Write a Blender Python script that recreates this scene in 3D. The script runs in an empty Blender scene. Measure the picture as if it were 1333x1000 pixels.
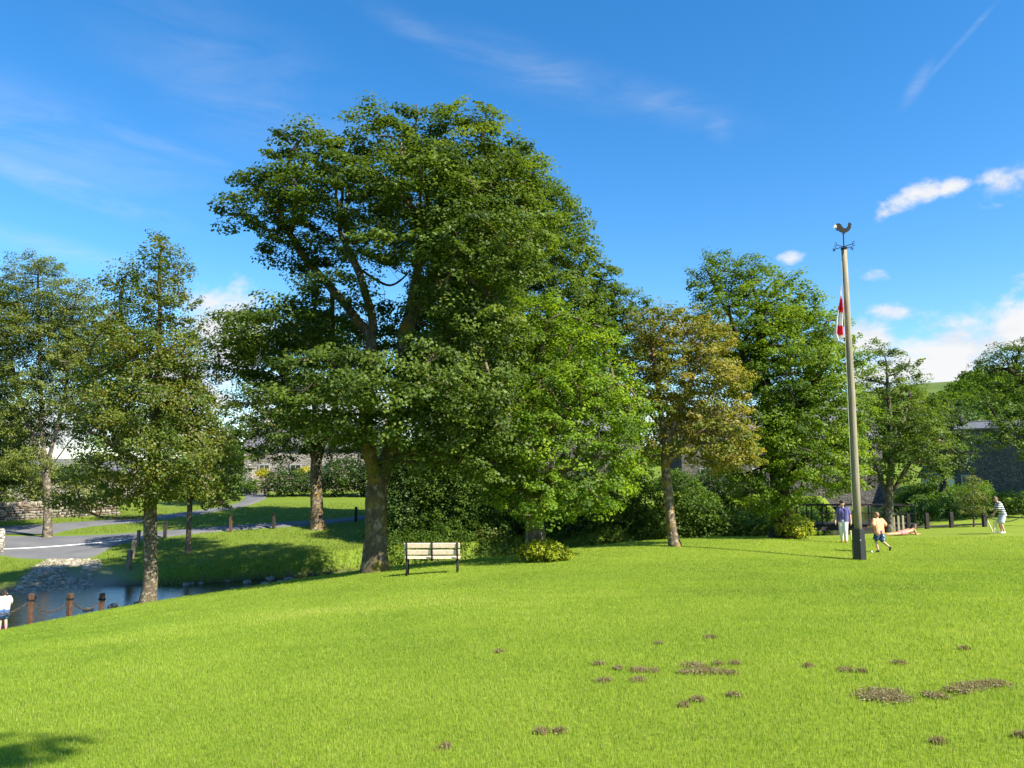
import bpy, bmesh, math, random
import numpy as np
from mathutils import Vector, Matrix

rng = np.random.default_rng(11)
random.seed(5)
scene = bpy.context.scene
COL = scene.collection
R = math.radians

# ------------------------------------------------------------------ camera frame
F_PX, CX, CY, EYE = 1020.0, 666.5, 500.0, 1.6
TH = math.atan(118.0 / F_PX)

def P(px, py, d):
    """point of the place seen at photograph pixel (px,py), d metres ahead of the viewer"""
    r, u = (px - CX) / F_PX, (CY - py) / F_PX
    y = math.cos(TH) - u * math.sin(TH)
    z = math.sin(TH) + u * math.cos(TH)
    k = d / y
    return np.array([r * k, d, EYE + z * k])

def mpp(d):          # metres per photograph pixel at distance d
    return d / F_PX

# ------------------------------------------------------------------ object helpers
def link(o, parent=None):
    COL.objects.link(o)
    if parent is not None:
        o.parent = parent
    return o

def tag(o, label=None, cat=None, group=None, kind=None):
    if label: o['label'] = label
    if cat: o['category'] = cat
    if group: o['group'] = group
    if kind: o['kind'] = kind
    return o

def thing(name, label, cat, loc=(0, 0, 0), rotz=0.0, group=None):
    o = bpy.data.objects.new(name, None)
    o.empty_display_size = 0.3
    COL.objects.link(o)
    o.location = tuple(float(v) for v in loc)
    o.rotation_euler = (0, 0, rotz)
    return tag(o, label, cat, group)

def raw_mesh(name, verts, faces_flat, loop_tot, smooth=False):
    me = bpy.data.meshes.new(name)
    verts = np.ascontiguousarray(verts, dtype=np.float32)
    faces_flat = np.ascontiguousarray(faces_flat, dtype=np.int32)
    n = len(verts)
    me.vertices.add(n)
    me.vertices.foreach_set('co', verts.ravel())
    me.loops.add(len(faces_flat))
    me.loops.foreach_set('vertex_index', faces_flat)
    loop_tot = np.ascontiguousarray(loop_tot, dtype=np.int32)
    starts = np.concatenate([[0], np.cumsum(loop_tot)[:-1]]).astype(np.int32)
    me.polygons.add(len(loop_tot))
    me.polygons.foreach_set('loop_start', starts)
    me.polygons.foreach_set('loop_total', loop_tot)
    if smooth:
        me.polygons.foreach_set('use_smooth', np.ones(len(loop_tot), dtype=bool))
    me.update(calc_edges=True)
    return me

def add_attr(me, name, vals):
    a = me.attributes.new(name, 'FLOAT', 'POINT')
    a.data.foreach_set('value', np.ascontiguousarray(vals, dtype=np.float32))

def mesh_obj(name, me, mat, parent=None):
    if mat is not None:
        me.materials.append(mat)
    return link(bpy.data.objects.new(name, me), parent)

def bm_obj(name, bm, mat, parent=None, smooth=False):
    me = bpy.data.meshes.new(name)
    bmesh.ops.recalc_face_normals(bm, faces=bm.faces[:])
    bm.to_mesh(me); bm.free()
    if smooth:
        for p in me.polygons: p.use_smooth = True
    return mesh_obj(name, me, mat, parent)

def b_box(bm, c, s, rot=None, bev=0.0):
    m = Matrix.Translation(Vector(c))
    if rot is not None: m = m @ rot.to_4x4()
    m = m @ Matrix.Diagonal((s[0], s[1], s[2], 1))
    r = bmesh.ops.create_cube(bm, size=1.0, matrix=m)
    if bev > 0:
        ed = {e for v in r['verts'] for e in v.link_edges}
        bmesh.ops.bevel(bm, geom=list(ed), offset=bev, segments=1, affect='EDGES')

def b_tube(bm, pts, radii, sides=8, cap=True):
    pts = [Vector(p) for p in pts]
    if not hasattr(radii, '__len__'): radii = [radii] * len(pts)
    rings = []
    t0 = (pts[1] - pts[0]).normalized()
    u = t0.orthogonal().normalized()
    for i, p in enumerate(pts):
        a = pts[max(i - 1, 0)]; b = pts[min(i + 1, len(pts) - 1)]
        t = (b - a).normalized()
        u = (u - t * u.dot(t))
        u = u.normalized() if u.length > 1e-6 else t.orthogonal().normalized()
        v = t.cross(u)
        rings.append([bm.verts.new(p + (u * math.cos(2 * math.pi * k / sides) + v * math.sin(2 * math.pi * k / sides)) * radii[i]) for k in range(sides)])
    for a, b in zip(rings[:-1], rings[1:]):
        for k in range(sides):
            bm.faces.new((a[k], a[(k + 1) % sides], b[(k + 1) % sides], b[k]))
    if cap:
        bm.faces.new(list(reversed(rings[0]))); bm.faces.new(rings[-1])

def b_ball(bm, c, r, seg=10, scale=(1, 1, 1)):
    m = Matrix.Translation(Vector(c)) @ Matrix.Diagonal((scale[0], scale[1], scale[2], 1))
    bmesh.ops.create_uvsphere(bm, u_segments=seg, v_segments=max(6, seg - 2), radius=r, matrix=m)

# ------------------------------------------------------------------ materials
def new_mat(name):
    m = bpy.data.materials.new(name); m.use_nodes = True
    nt = m.node_tree; nt.nodes.clear()
    out = nt.nodes.new('ShaderNodeOutputMaterial')
    return m, nt, out

def N(nt, t, **kw):
    n = nt.nodes.new(t)
    for k, v in kw.items():
        if k.startswith('i_'):
            n.inputs[k[2:].replace('_', ' ')].default_value = v
        else:
            setattr(n, k, v)
    return n

def L(nt, a, b): nt.links.new(a, b)

def ramp(nt, stops, fac=None, interp='LINEAR'):
    n = nt.nodes.new('ShaderNodeValToRGB')
    n.color_ramp.interpolation = interp
    el = n.color_ramp.elements
    while len(el) < len(stops): el.new(0.5)
    for e, (p, c) in zip(el, stops):
        e.position = p; e.color = (c[0], c[1], c[2], 1)
    if fac is not None: nt.links.new(fac, n.inputs['Fac'])
    return n

def noise(nt, scale, detail=4, rough=0.55, vec=None, dist=0.0):
    n = nt.nodes.new('ShaderNodeTexNoise')
    n.inputs['Scale'].default_value = scale
    n.inputs['Detail'].default_value = detail
    n.inputs['Roughness'].default_value = rough
    n.inputs['Distortion'].default_value = dist
    if vec is not None: nt.links.new(vec, n.inputs['Vector'])
    return n

def mixc(nt, fac, a, b, mode='MIX'):
    n = nt.nodes.new('ShaderNodeMix'); n.data_type = 'RGBA'; n.blend_type = mode
    for s, v in ((0, fac), (6, a), (7, b)):
        if isinstance(v, (int, float)): n.inputs[s].default_value = v
        elif isinstance(v, tuple): n.inputs[s].default_value = (v[0], v[1], v[2], 1)
        else: nt.links.new(v, n.inputs[s])
    return n.outputs[2]

def geo_pos(nt): return nt.nodes.new('ShaderNodeNewGeometry').outputs['Position']
def obj_pos(nt): return nt.nodes.new('ShaderNodeTexCoord').outputs['Object']

def bump(nt, h, strength=0.5, dist=0.02):
    n = nt.nodes.new('ShaderNodeBump')
    n.inputs['Strength'].default_value = strength
    n.inputs['Distance'].default_value = dist
    nt.links.new(h, n.inputs['Height'])
    return n.outputs['Normal']

def principled(nt, out, col, rough=0.8, spec=0.3, normal=None, metal=0.0):
    p = nt.nodes.new('ShaderNodeBsdfPrincipled')
    if isinstance(col, tuple): p.inputs['Base Color'].default_value = (col[0], col[1], col[2], 1)
    else: nt.links.new(col, p.inputs['Base Color'])
    if isinstance(rough, (int, float)): p.inputs['Roughness'].default_value = rough
    else: nt.links.new(rough, p.inputs['Roughness'])
    p.inputs['Specular IOR Level'].default_value = spec
    p.inputs['Metallic'].default_value = metal
    if normal is not None: nt.links.new(normal, p.inputs['Normal'])
    if out is not None: nt.links.new(p.outputs[0], out.inputs['Surface'])
    return p

def simple(name, col, rough=0.7, spec=0.3, var=0.25, scale=9.0, metal=0.0, bs=0.0):
    m, nt, out = new_mat(name)
    n = noise(nt, scale, 5, 0.6, obj_pos(nt))
    d = tuple(max(0, c * (1 - var)) for c in col); l = tuple(min(1, c * (1 + var)) for c in col)
    c = ramp(nt, [(0.3, d), (0.7, l)], n.outputs['Fac'])
    nm = bump(nt, n.outputs['Fac'], bs, 0.01) if bs > 0 else None
    principled(nt, out, c.outputs['Color'], rough, spec, nm, metal)
    return m

def leaf_mat(name, cols, trans=0.38, rough=0.42, spec=0.35):
    """leaf colour from the per-leaf 'tint' attribute; light comes partly through the leaf"""
    m, nt, out = new_mat(name)
    a = N(nt, 'ShaderNodeAttribute', attribute_name='tint')
    k = len(cols)
    c = ramp(nt, [(i / (k - 1), cc) for i, cc in enumerate(cols)], a.outputs['Fac'])
    p = principled(nt, None, c.outputs['Color'], rough, spec)
    t = nt.nodes.new('ShaderNodeBsdfTranslucent')
    tc = mixc(nt, 1.0, c.outputs['Color'], (1.55, 1.45, 0.55), 'MULTIPLY')
    L(nt, tc, t.inputs['Color'])
    mx = nt.nodes.new('ShaderNodeMixShader'); mx.inputs[0].default_value = trans
    L(nt, p.outputs[0], mx.inputs[1]); L(nt, t.outputs[0], mx.inputs[2])
    L(nt, mx.outputs[0], out.inputs['Surface'])
    return m

def bark_mat(name, base, pale, moss, lichen=0.5, mossy=0.5, scale=1.0):
    m, nt, out = new_mat(name)
    pos = obj_pos(nt)
    mp = N(nt, 'ShaderNodeMapping'); L(nt, pos, mp.inputs['Vector'])
    mp.inputs['Scale'].default_value = (9 * scale, 9 * scale, 2.6 * scale)
    n1 = noise(nt, 1.6, 6, 0.65, mp.outputs[0], 0.6)
    n2 = noise(nt, 5.0 * scale, 5, 0.6, pos)
    n3 = noise(nt, 1.7 * scale, 4, 0.6, pos)
    c = ramp(nt, [(0.33, tuple(0.45 * v for v in base)), (0.6, base)], n1.outputs['Fac'])
    f = ramp(nt, [(0.62 - 0.22 * lichen, (0, 0, 0)), (0.70 - 0.16 * lichen, (1, 1, 1))], n2.outputs['Fac'])
    c2 = mixc(nt, f.outputs['Color'], c.outputs['Color'], pale)
    g = ramp(nt, [(0.64 - 0.24 * mossy, (0, 0, 0)), (0.78 - 0.24 * mossy, (1, 1, 1))], n3.outputs['Fac'])
    c3 = mixc(nt, g.outputs['Color'], c2, moss)
    nm = bump(nt, n1.outputs['Fac'], 0.9, 0.03)
    principled(nt, out, c3, 0.9, 0.15, nm)
    return m

def stone_mat(name, cols, scale=3.0, mortar=(0.10, 0.09, 0.075), flat=2.0, proj='XY'):
    """coursed rubble stone"""
    m, nt, out = new_mat(name)
    pos = obj_pos(nt)
    mp = N(nt, 'ShaderNodeMapping'); L(nt, pos, mp.inputs['Vector'])
    mp.inputs['Scale'].default_value = (scale, scale, scale * flat)
    wv = noise(nt, 2.2, 3, 0.5, mp.outputs[0])
    vm = N(nt, 'ShaderNodeVectorMath', operation='MULTIPLY_ADD')
    L(nt, wv.outputs['Color'], vm.inputs[0]); vm.inputs[1].default_value = (0.35, 0.35, 0.35); L(nt, mp.outputs[0], vm.inputs[2])
    v = N(nt, 'ShaderNodeTexVoronoi', feature='F1'); v.inputs['Scale'].default_value = 1.0; L(nt, vm.outputs[0], v.inputs['Vector'])
    e = N(nt, 'ShaderNodeTexVoronoi', feature='DISTANCE_TO_EDGE'); e.inputs['Scale'].default_value = 1.0; L(nt, vm.outputs[0], e.inputs['Vector'])
    sep = N(nt, 'ShaderNodeSeparateColor'); L(nt, v.outputs['Color'], sep.inputs[0])
    c = ramp(nt, [(i / (len(cols) - 1), k) for i, k in enumerate(cols)], sep.outputs[0])
    n2 = noise(nt, 14, 5, 0.6, pos)
    c1 = mixc(nt, 0.5, c.outputs['Color'], n2.outputs['Color'], 'SOFT_LIGHT')
    ed = ramp(nt, [(0.02, (0, 0, 0)), (0.09, (1, 1, 1))], e.outputs['Distance'])
    c2 = mixc(nt, ed.outputs['Color'], mortar, c1)
    nm = bump(nt, ed.outputs['Color'], 0.9, 0.05)
    principled(nt, out, c2, 0.9, 0.15, nm)
    return m

def slate_mat(name):
    m, nt, out = new_mat(name)
    pos = obj_pos(nt)
    b = N(nt, 'ShaderNodeTexBrick'); L(nt, pos, b.inputs['Vector'])
    b.inputs['Scale'].default_value = 2.4
    b.inputs['Color1'].default_value = (0.11, 0.115, 0.125, 1); b.inputs['Color2'].default_value = (0.17, 0.165, 0.16, 1)
    b.inputs['Mortar'].default_value = (0.03, 0.03, 0.03, 1); b.inputs['Mortar Size'].default_value = 0.02
    n = noise(nt, 3, 5, 0.6, pos)
    c = mixc(nt, 0.6, b.outputs['Color'], n.outputs['Color'], 'SOFT_LIGHT')
    principled(nt, out, c, 0.6, 0.4, bump(nt, b.outputs['Fac'], 0.4, 0.02))
    return m

# ------------------------------------------------------------------ the lie of the land
LAWN_EDGE = [(-260, 868, 20.5), (-120, 842, 21.3), (0, 818, 22), (100, 798, 23), (197, 781, 23.8), (260, 774.5, 24), (330, 765.5, 24), (410, 756, 24),
             (488, 744, 24.2), (600, 737, 23.8), (730, 727, 25), (810, 717, 26.5), (877, 709, 28), (950, 704, 30.5), (1000, 700, 33)]
ctrl = [P(*e) for e in LAWN_EDGE]
ctrl += [np.array(p, float) for p in [(0, 0, 0), (-3, 4.2, -0.16), (3, 4.2, 0.03), (0, -10, 0.2), (-10, -8, 0.0), (12, -8, 0.4),
         (-22, 4, -1.9), (-14, 10, -1.55), (16, 6, 0.25), (30, 12, 0.35), (30, 25, -0.4), (-30, -8, -1.6)]]
ctrl += [P(*e) for e in [(1119, 730, 24.5), (1147, 720, 26.5), (1100, 705, 31.7), (1305, 694, 32), (1060, 698, 37), (1225, 690, 38), (1370, 690, 35),
         (1240, 686, 41), (1330, 684, 42), (1190, 690, 40),
         # beyond the beck: banks, road, slopes
         (60, 745, 33.5), (75, 729, 36), (60, 697, 43), (-150, 705, 40), (-60, 690, 46), (0, 678, 51), (130, 673, 51), (200, 720, 37.5), (200, 697, 42.5), (300, 712, 39),
         (300, 688, 44), (413, 681, 45), (415, 705, 40), (490, 702, 41), (475, 673, 47), (330, 650, 60), (450, 651, 58), (380, 664, 52), (560, 692, 43), (560, 660, 55),
         (700, 690, 43), (700, 650, 58), (880, 690, 44), (900, 650, 60), (1010, 690, 46), (1080, 660, 60),
         (1150, 668, 50), (1220, 668, 47), (1210, 648, 56), (1290, 645, 62), (1380, 650, 58)]]
ctrl += [np.array(p, float) for p in [(-60, 60, -1.2), (-70, 110, 0.5), (-20, 100, 1.0), (20, 100, 2.0), (70, 100, 4.0), (60, 60, 1.0), (55, 30, 0.3),
         (-60, 30, -2.0), (60, -30, 2.0), (-60, -30, -1.0), (0, -50, 1.2)]]
ctrl = np.array(ctrl)
CXY, CZ = ctrl[:, :2], ctrl[:, 2]

def _phi(d2):
    return 0.5 * d2 * np.log(d2 + 1e-9)

_n = len(CXY)
_d2 = ((CXY[:, None] - CXY[None]) ** 2).sum(-1)
_A = np.zeros((_n + 3, _n + 3))
_A[:_n, :_n] = _phi(_d2) + np.eye(_n) * 6.0
_A[:_n, _n] = 1; _A[:_n, _n + 1:] = CXY; _A[_n, :_n] = 1; _A[_n + 1:, :_n] = CXY.T
_W = np.linalg.solve(_A, np.concatenate([CZ, np.zeros(3)]))

def base_z(x, y):
    x = np.asarray(x, float); y = np.asarray(y, float)
    q = np.stack([x.ravel(), y.ravel()], 1)
    z = np.zeros(len(q))
    for s in range(0, len(q), 20000):
        qq = q[s:s + 20000]
        z[s:s + 20000] = _phi(((qq[:, None] - CXY[None]) ** 2).sum(-1)) @ _W[:_n] + _W[_n] + qq @ _W[_n + 1:]
    r = np.hypot(q[:, 0], q[:, 1] - 30)
    f = np.clip((r - 85) / 60, 0, 1); f = f * f * (3 - 2 * f)
    z = z * (1 - f) + 1.0 * f
    return z.reshape(x.shape)

# the beck: centre line (x, y, half width, water level)
def bk(px, d, w, zw):
    p = P(px, 700, d); return (p[0], d, w, zw)
_E = np.array([P(*e)[:2] for e in LAWN_EDGE])
_T = np.gradient(_E, axis=0); _T /= np.linalg.norm(_T, axis=1)[:, None]
_NR = np.stack([-_T[:, 1], _T[:, 0]], 1)
_HW = np.interp(_E[:, 0], [-20, -14, -11, -8, -4, 2, 10], [3.4, 3.5, 3.7, 4.1, 4.4, 3.8, 2.4])
_BK = np.interp(_E[:, 0], [-20, -14, -11, -8, -4, 2, 10], [1.3, 1.3, 1.9, 3.2, 4.6, 5.2, 4.2])
_ZW = np.interp(_E[:, 0], [-20, -4, 10], [-2.96, -2.84, -2.5])
_C = _E + _NR * (_HW + _BK)[:, None]
_C = np.concatenate([_C[:1] + (_C[0] - _C[1]) * 2.2, _C]); _HW = np.concatenate([_HW[:1], _HW]); _ZW = np.concatenate([_ZW[:1], _ZW])
for _ in range(2):
    _C[1:-1] = 0.25 * _C[:-2] + 0.5 * _C[1:-1] + 0.25 * _C[2:]
BECK = np.array([(c[0], c[1], h, z) for c, h, z in zip(_C, _HW, _ZW) if c[0] < 11.5] + [
                 bk(1060, 42.0, 1.9, -2.36), bk(1110, 46.0, 1.8, -2.26), bk(1115, 56.0, 1.7, -2.0), bk(1120, 80.0, 1.6, -1.4)])

def beck_info(x, y):
    """distance to the centre line, signed side (>0 far bank), half width, water level"""
    x = np.asarray(x, float).ravel(); y = np.asarray(y, float).ravel()
    best = np.full(x.shape, 1e9); side = np.zeros(x.shape); w = np.zeros(x.shape); zw = np.zeros(x.shape)
    for a, b in zip(BECK[:-1], BECK[1:]):
        ex, ey = b[0] - a[0], b[1] - a[1]
        l2 = ex * ex + ey * ey
        t = np.clip(((x - a[0]) * ex + (y - a[1]) * ey) / l2, 0, 1)
        dx, dy = x - a[0] - t * ex, y - a[1] - t * ey
        d = np.hypot(dx, dy)
        m = d < best
        best[m] = d[m]; side[m] = np.sign(ex * dy - ey * dx)[m]
        w[m] = (a[2] + t * (b[2] - a[2]))[m]; zw[m] = (a[3] + t * (b[3] - a[3]))[m]
    return best, side, w, zw

def vnoise(x, y, s, seed=0):
    """smooth value noise"""
    x = np.asarray(x, float) * s + 117.3 + seed * 13.7; y = np.asarray(y, float) * s + 59.1 + seed * 7.9
    xi, yi = np.floor(x).astype(np.int64), np.floor(y).astype(np.int64)
    fx, fy = x - xi, y - yi
    fx = fx * fx * (3 - 2 * fx); fy = fy * fy * (3 - 2 * fy)
    def h(i, j):
        k = (i * 374761393 + j * 668265263 + seed * 144665) & 0x7fffffff
        k = ((k ^ (k >> 13)) * 1274126177) & 0x7fffffff
        return (k & 0xffff) / 65535.0
    return (h(xi, yi) * (1 - fx) + h(xi + 1, yi) * fx) * (1 - fy) + (h(xi, yi + 1) * (1 - fx) + h(xi + 1, yi + 1) * fx) * fy

FORD = P(80, 760, 31.5)
def ground_z(x, y):
    x = np.asarray(x, float); y = np.asarray(y, float)
    shp = x.shape
    z = base_z(x, y).ravel()
    d, side, w, zw = beck_info(x, y)
    xr, yr = x.ravel(), y.ravel()
    wj = w + 0.5 * (vnoise(xr, yr, 0.35, 3) - 0.5)
    bw = np.where(side > 0, 1.5, 2.6)
    ford = np.exp(-(((xr - FORD[0]) / 3.2) ** 2 + ((yr - FORD[1]) / 5.0) ** 2))
    bw = bw + 4.0 * ford * (side > 0)
    t = np.clip((d - wj + 0.35) / bw, 0, 1); t = t * t * (3 - 2 * t)
    bed = zw - 0.28 - 0.25 * np.clip(1 - d / np.maximum(wj, 0.1), 0, 1)
    z = bed * (1 - t) + np.maximum(z, zw + 0.12) * t
    z = z + 0.05 * (vnoise(xr, yr, 0.22, 1) - 0.5) * np.clip((np.hypot(xr, yr) - 4) / 8, 0, 1)
    return z.reshape(shp)

def gz(x, y): return float(ground_z(np.array([x]), np.array([y]))[0])

def on_ground(px, d):
    """ground point in the direction of photograph column px, d metres ahead"""
    p = P(px, 690, d)
    return np.array([p[0], d, gz(p[0], d)])

def axis(fine_lo, fine_hi, step, far_lo, far_hi, grow=1.16):
    a = list(np.arange(fine_lo, fine_hi + 1e-6, step))
    s = step; v = fine_hi
    while v < far_hi:
        s *= grow; v = min(v + s, far_hi); a.append(v)
    s = step; v = fine_lo
    while v > far_lo:
        s *= grow; v = max(v - s, far_lo); a.insert(0, v)
    return np.array(a)

gx = axis(-34, 36, 0.33, -2500, 2500); gy = axis(-6, 62, 0.33, -2500, 2500)
GXX, GYY = np.meshgrid(gx, gy)
GZZ = ground_z(GXX, GYY)
nx, ny = len(gx), len(gy)
idx = np.arange(nx * ny).reshape(ny, nx)
quads = np.stack([idx[:-1, :-1], idx[:-1, 1:], idx[1:, 1:], idx[1:, :-1]], -1).reshape(-1)
me = raw_mesh('ground', np.stack([GXX.ravel(), GYY.ravel(), GZZ.ravel()], 1), quads, np.full((nx - 1) * (ny - 1), 4), True)
bd, bs_, bw_, bzw = beck_info(GXX.ravel(), GYY.ravel())
zz = GZZ.ravel()
soil = np.clip(1 - (zz - bzw - 0.02) / 0.22, 0, 1) * (bd < bw_ + 3)
fordm = np.exp(-(((GXX.ravel() - FORD[0]) / 1.7) ** 4 + ((GYY.ravel() - FORD[1] + 0.4) / 3.0) ** 4)) * (bs_ > 0)
lawn = ((bs_ < 0) & (bd > bw_ + 0.9)).astype(float) * np.clip((46 - GYY.ravel()) / 3, 0, 1)
add_attr(me, 'soil', soil); add_attr(me, 'ford', fordm); add_attr(me, 'lawn', lawn)

m, nt, out = new_mat('grass_ground')
pos = geo_pos(nt)
n1 = noise(nt, 0.55, 5, 0.6, pos); n2 = noise(nt, 9.0, 6, 0.7, pos); n3 = noise(nt, 45.0, 3, 0.6, pos)
lw = N(nt, 'ShaderNodeAttribute', attribute_name='lawn'); so = N(nt, 'ShaderNodeAttribute', attribute_name='soil'); fo = N(nt, 'ShaderNodeAttribute', attribute_name='ford')
lawnc = ramp(nt, [(0.3, (0.125, 0.19, 0.018)), (0.7, (0.18, 0.255, 0.026))], n1.outputs['Fac'])
lawnc2 = mixc(nt, 0.55, lawnc.outputs['Color'], ramp(nt, [(0.3, (0.11, 0.15, 0.014)), (0.7, (0.24, 0.29, 0.03))], n2.outputs['Fac']).outputs['Color'])
roughc = ramp(nt, [(0.3, (0.075, 0.12, 0.014)), (0.55, (0.13, 0.185, 0.02)), (0.75, (0.17, 0.20, 0.035))], n2.outputs['Fac'])
gc = mixc(nt, lw.outputs['Fac'], roughc.outputs['Color'], lawnc2)
soilc = ramp(nt, [(0.3, (0.035, 0.028, 0.018)), (0.7, (0.10, 0.085, 0.06))], n2.outputs['Fac'])
gc = mixc(nt, so.outputs['Fac'], gc, soilc.outputs['Color'])
gravel = ramp(nt, [(0.3, (0.16, 0.14, 0.11)), (0.7, (0.36, 0.33, 0.27))], n3.outputs['Fac'])
gc = mixc(nt, fo.outputs['Fac'], gc, gravel.outputs['Color'])
principled(nt, out, gc, 0.85, 0.1, bump(nt, n2.outputs['Fac'], 0.6, 0.05))
tag(mesh_obj('ground', me, m), kind='structure')

# ------------------------------------------------------------------ water of the beck
m, nt, out = new_mat('beck_water')
pos = geo_pos(nt)
mp = N(nt, 'ShaderNodeMapping'); L(nt, pos, mp.inputs['Vector']); mp.inputs['Scale'].default_value = (0.9, 2.2, 1)
w1 = noise(nt, 2.2, 4, 0.6, mp.outputs[0], 0.8); w2 = noise(nt, 9.0, 3, 0.5, mp.outputs[0], 0.5)
h = mixc(nt, 0.35, w1.outputs['Color'], w2.outputs['Color'])
principled(nt, out, ramp(nt, [(0.35, (0.012, 0.011, 0.006)), (0.7, (0.035, 0.03, 0.018))], w1.outputs['Fac']).outputs['Color'], 0.06, 0.6, bump(nt, h, 0.24, 0.08))
cl = []
for a, b in zip(BECK[:-1], BECK[1:]):
    for t in np.linspace(0, 1, 9)[:-1]: cl.append(a + t * (b - a))
cl = np.array(cl)
tan = np.gradient(cl[:, :2], axis=0); tan /= np.linalg.norm(tan, axis=1)[:, None]
nor = np.stack([-tan[:, 1], tan[:, 0]], 1)
K = 7
V = np.concatenate([np.concatenate([cl[:, :2] + nor * (s * (cl[:, 2:3] + 1.4)), cl[:, 3:4]], 1)[:, None] for s in np.linspace(-1, 1, K)], 1).reshape(-1, 3)
ii = np.arange(len(cl) * K).reshape(len(cl), K)
q = np.stack([ii[:-1, :-1], ii[1:, :-1], ii[1:, 1:], ii[:-1, 1:]], -1).reshape(-1)
me = raw_mesh('water', V, q, np.full((len(cl) - 1) * (K - 1), 4), True)
tag(mesh_obj('water', me, m), kind='structure')

# ------------------------------------------------------------------ roads and paths, laid on the ground
def ribbon(name, pts, mat, lift=0.05, across=8, sub=10, kind='structure', jitter=0.0):
    """pts: (near edge px,py,d, far edge px,py,d) stations"""
    A = np.array([P(*p[0]) for p in pts]); B = np.array([P(*p[1]) for p in pts])
    t = np.linspace(0, len(pts) - 1, (len(pts) - 1) * sub + 1)
    def interp(Q):
        o = np.zeros((len(t), 2))
        for k, tt in enumerate(t):
            i = min(int(tt), len(Q) - 2); f = tt - i
            p0, p1, p2, p3 = Q[max(i - 1, 0)], Q[i], Q[i + 1], Q[min(i + 2, len(Q) - 1)]
            o[k] = (0.5 * ((2 * p1) + (-p0 + p2) * f + (2 * p0 - 5 * p1 + 4 * p2 - p3) * f * f + (-p0 + 3 * p1 - 3 * p2 + p3) * f ** 3))[:2]
        return o
    a, b = interp(A), interp(B)
    if jitter:
        a = a + (rng.random(a.shape) - 0.5) * jitter; b = b + (rng.random(b.shape) - 0.5) * jitter
    s = np.linspace(0, 1, across)[None, :, None]
    XY = a[:, None] * (1 - s) + b[:, None] * s
    Z = ground_z(XY[..., 0], XY[..., 1]) + lift
    Z[:, 0] -= lift + 0.06; Z[:, -1] -= lift + 0.06
    V = np.concatenate([XY, Z[..., None]], -1).reshape(-1, 3)
    ii = np.arange(len(V)).reshape(len(t), across)
    q = np.stack([ii[:-1, :-1], ii[1:, :-1], ii[1:, 1:], ii[:-1, 1:]], -1).reshape(-1)
    me = raw_mesh(name, V, q, np.full((len(t) - 1) * (across - 1), 4), True)
    return tag(mesh_obj(name, me, mat), kind=kind)

m, nt, out = new_mat('asphalt'); pos = geo_pos(nt)
n1 = noise(nt, 0.8, 5, 0.6, pos); n2 = noise(nt, 60, 3, 0.6, pos)
c = ramp(nt, [(0.3, (0.10, 0.10, 0.105)), (0.7, (0.15, 0.148, 0.145))], n1.outputs['Fac'])
c2 = mixc(nt, 0.5, c.outputs['Color'], n2.outputs['Color'], 'SOFT_LIGHT')
principled(nt, out, c2, 0.85, 0.3, bump(nt, n2.outputs['Fac'], 0.3, 0.01))
ASPHALT = m
ribbon('road', [((-330, 745, 33.5), (-330, 708, 41)), ((-150, 735, 35), (-150, 700, 42.5)), ((-40, 721, 37.2), (-40, 697, 43)), ((30, 728, 35.9), (30, 697, 43.2)), ((75, 729, 35.8), (75, 697, 43.2)), ((120, 727, 36.2), (110, 696, 43.3)), ((155, 711, 39.5), (160, 694, 43.5)),
                ((215, 700, 41.6), (220, 690, 44)), ((300, 691, 43.2), (300, 686, 45)), ((413, 683, 44.4), (413, 677.5, 46)), ((480, 676, 46.5), (480, 671, 48)), ((560, 668, 50), (560, 664, 52))], ASPHALT, 0.05)
ribbon('side_road', [((75, 697, 43.0), (-25, 694, 43.4)), ((95, 690, 44.6), (-30, 686, 46)), ((135, 682, 46.5), (40, 679, 47.8)), ((200, 675, 48), (175, 670, 50)), ((300, 663, 53), (290, 659, 55)), ((345, 650, 59), (315, 650, 60)), ((350, 643, 66), (315, 643, 66))], ASPHALT, 0.056)
WHITE_PAINT = simple('road_paint', (0.75, 0.74, 0.70), 0.7, 0.3, 0.15, 20)
ribbon('road_marking', [((-150, 726, 37.2), (-150, 725, 37.4)), ((0, 717.2, 38.2), (0, 716, 38.38)), ((70, 713.7, 39.0), (70, 712.7, 39.18)), ((140, 708.7, 40.2), (140, 707.7, 40.36)), ((165, 706, 40.7), (165, 705, 40.84))], WHITE_PAINT, 0.068, 4)

# stony ford between the road and the water: pale cobbles, bedded as one spread
def rock_batch(name, mat, pts, sizes, flat=0.6, parent=None, seed=1, rough=0.35):
    """many rounded stones as one mesh (cobble spread)"""
    rg = np.random.default_rng(seed)
    bm = bmesh.new(); bmesh.ops.create_icosphere(bm, subdivisions=1, radius=1.0)
    bv = np.array([v.co[:] for v in bm.verts]); bf = np.array([[v.index for v in f.verts] for f in bm.faces]); bm.free()
    n = len(pts); nb = len(bv)
    sc = np.stack([sizes * (0.7 + 0.6 * rg.random(n)), sizes * (0.7 + 0.6 * rg.random(n)), sizes * flat * (0.7 + 0.6 * rg.random(n))], 1)
    ang = rg.random(n) * 6.283
    jit = 1 + rough * (rg.random((n, nb, 1)) - 0.5)
    v = bv[None] * jit * sc[:, None]
    ca, sa = np.cos(ang)[:, None], np.sin(ang)[:, None]
    v = np.stack([v[..., 0] * ca - v[..., 1] * sa, v[..., 0] * sa + v[..., 1] * ca, v[..., 2]], -1) + pts[:, None]
    f = (bf[None] + (np.arange(n) * nb)[:, None, None]).reshape(-1)
    me = raw_mesh(name, v.reshape(-1, 3), f, np.full(n * len(bf), 3), True)
    add_attr(me, 'tint', np.repeat(rg.random(n), nb))
    return mesh_obj(name, me, mat, parent)

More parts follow.
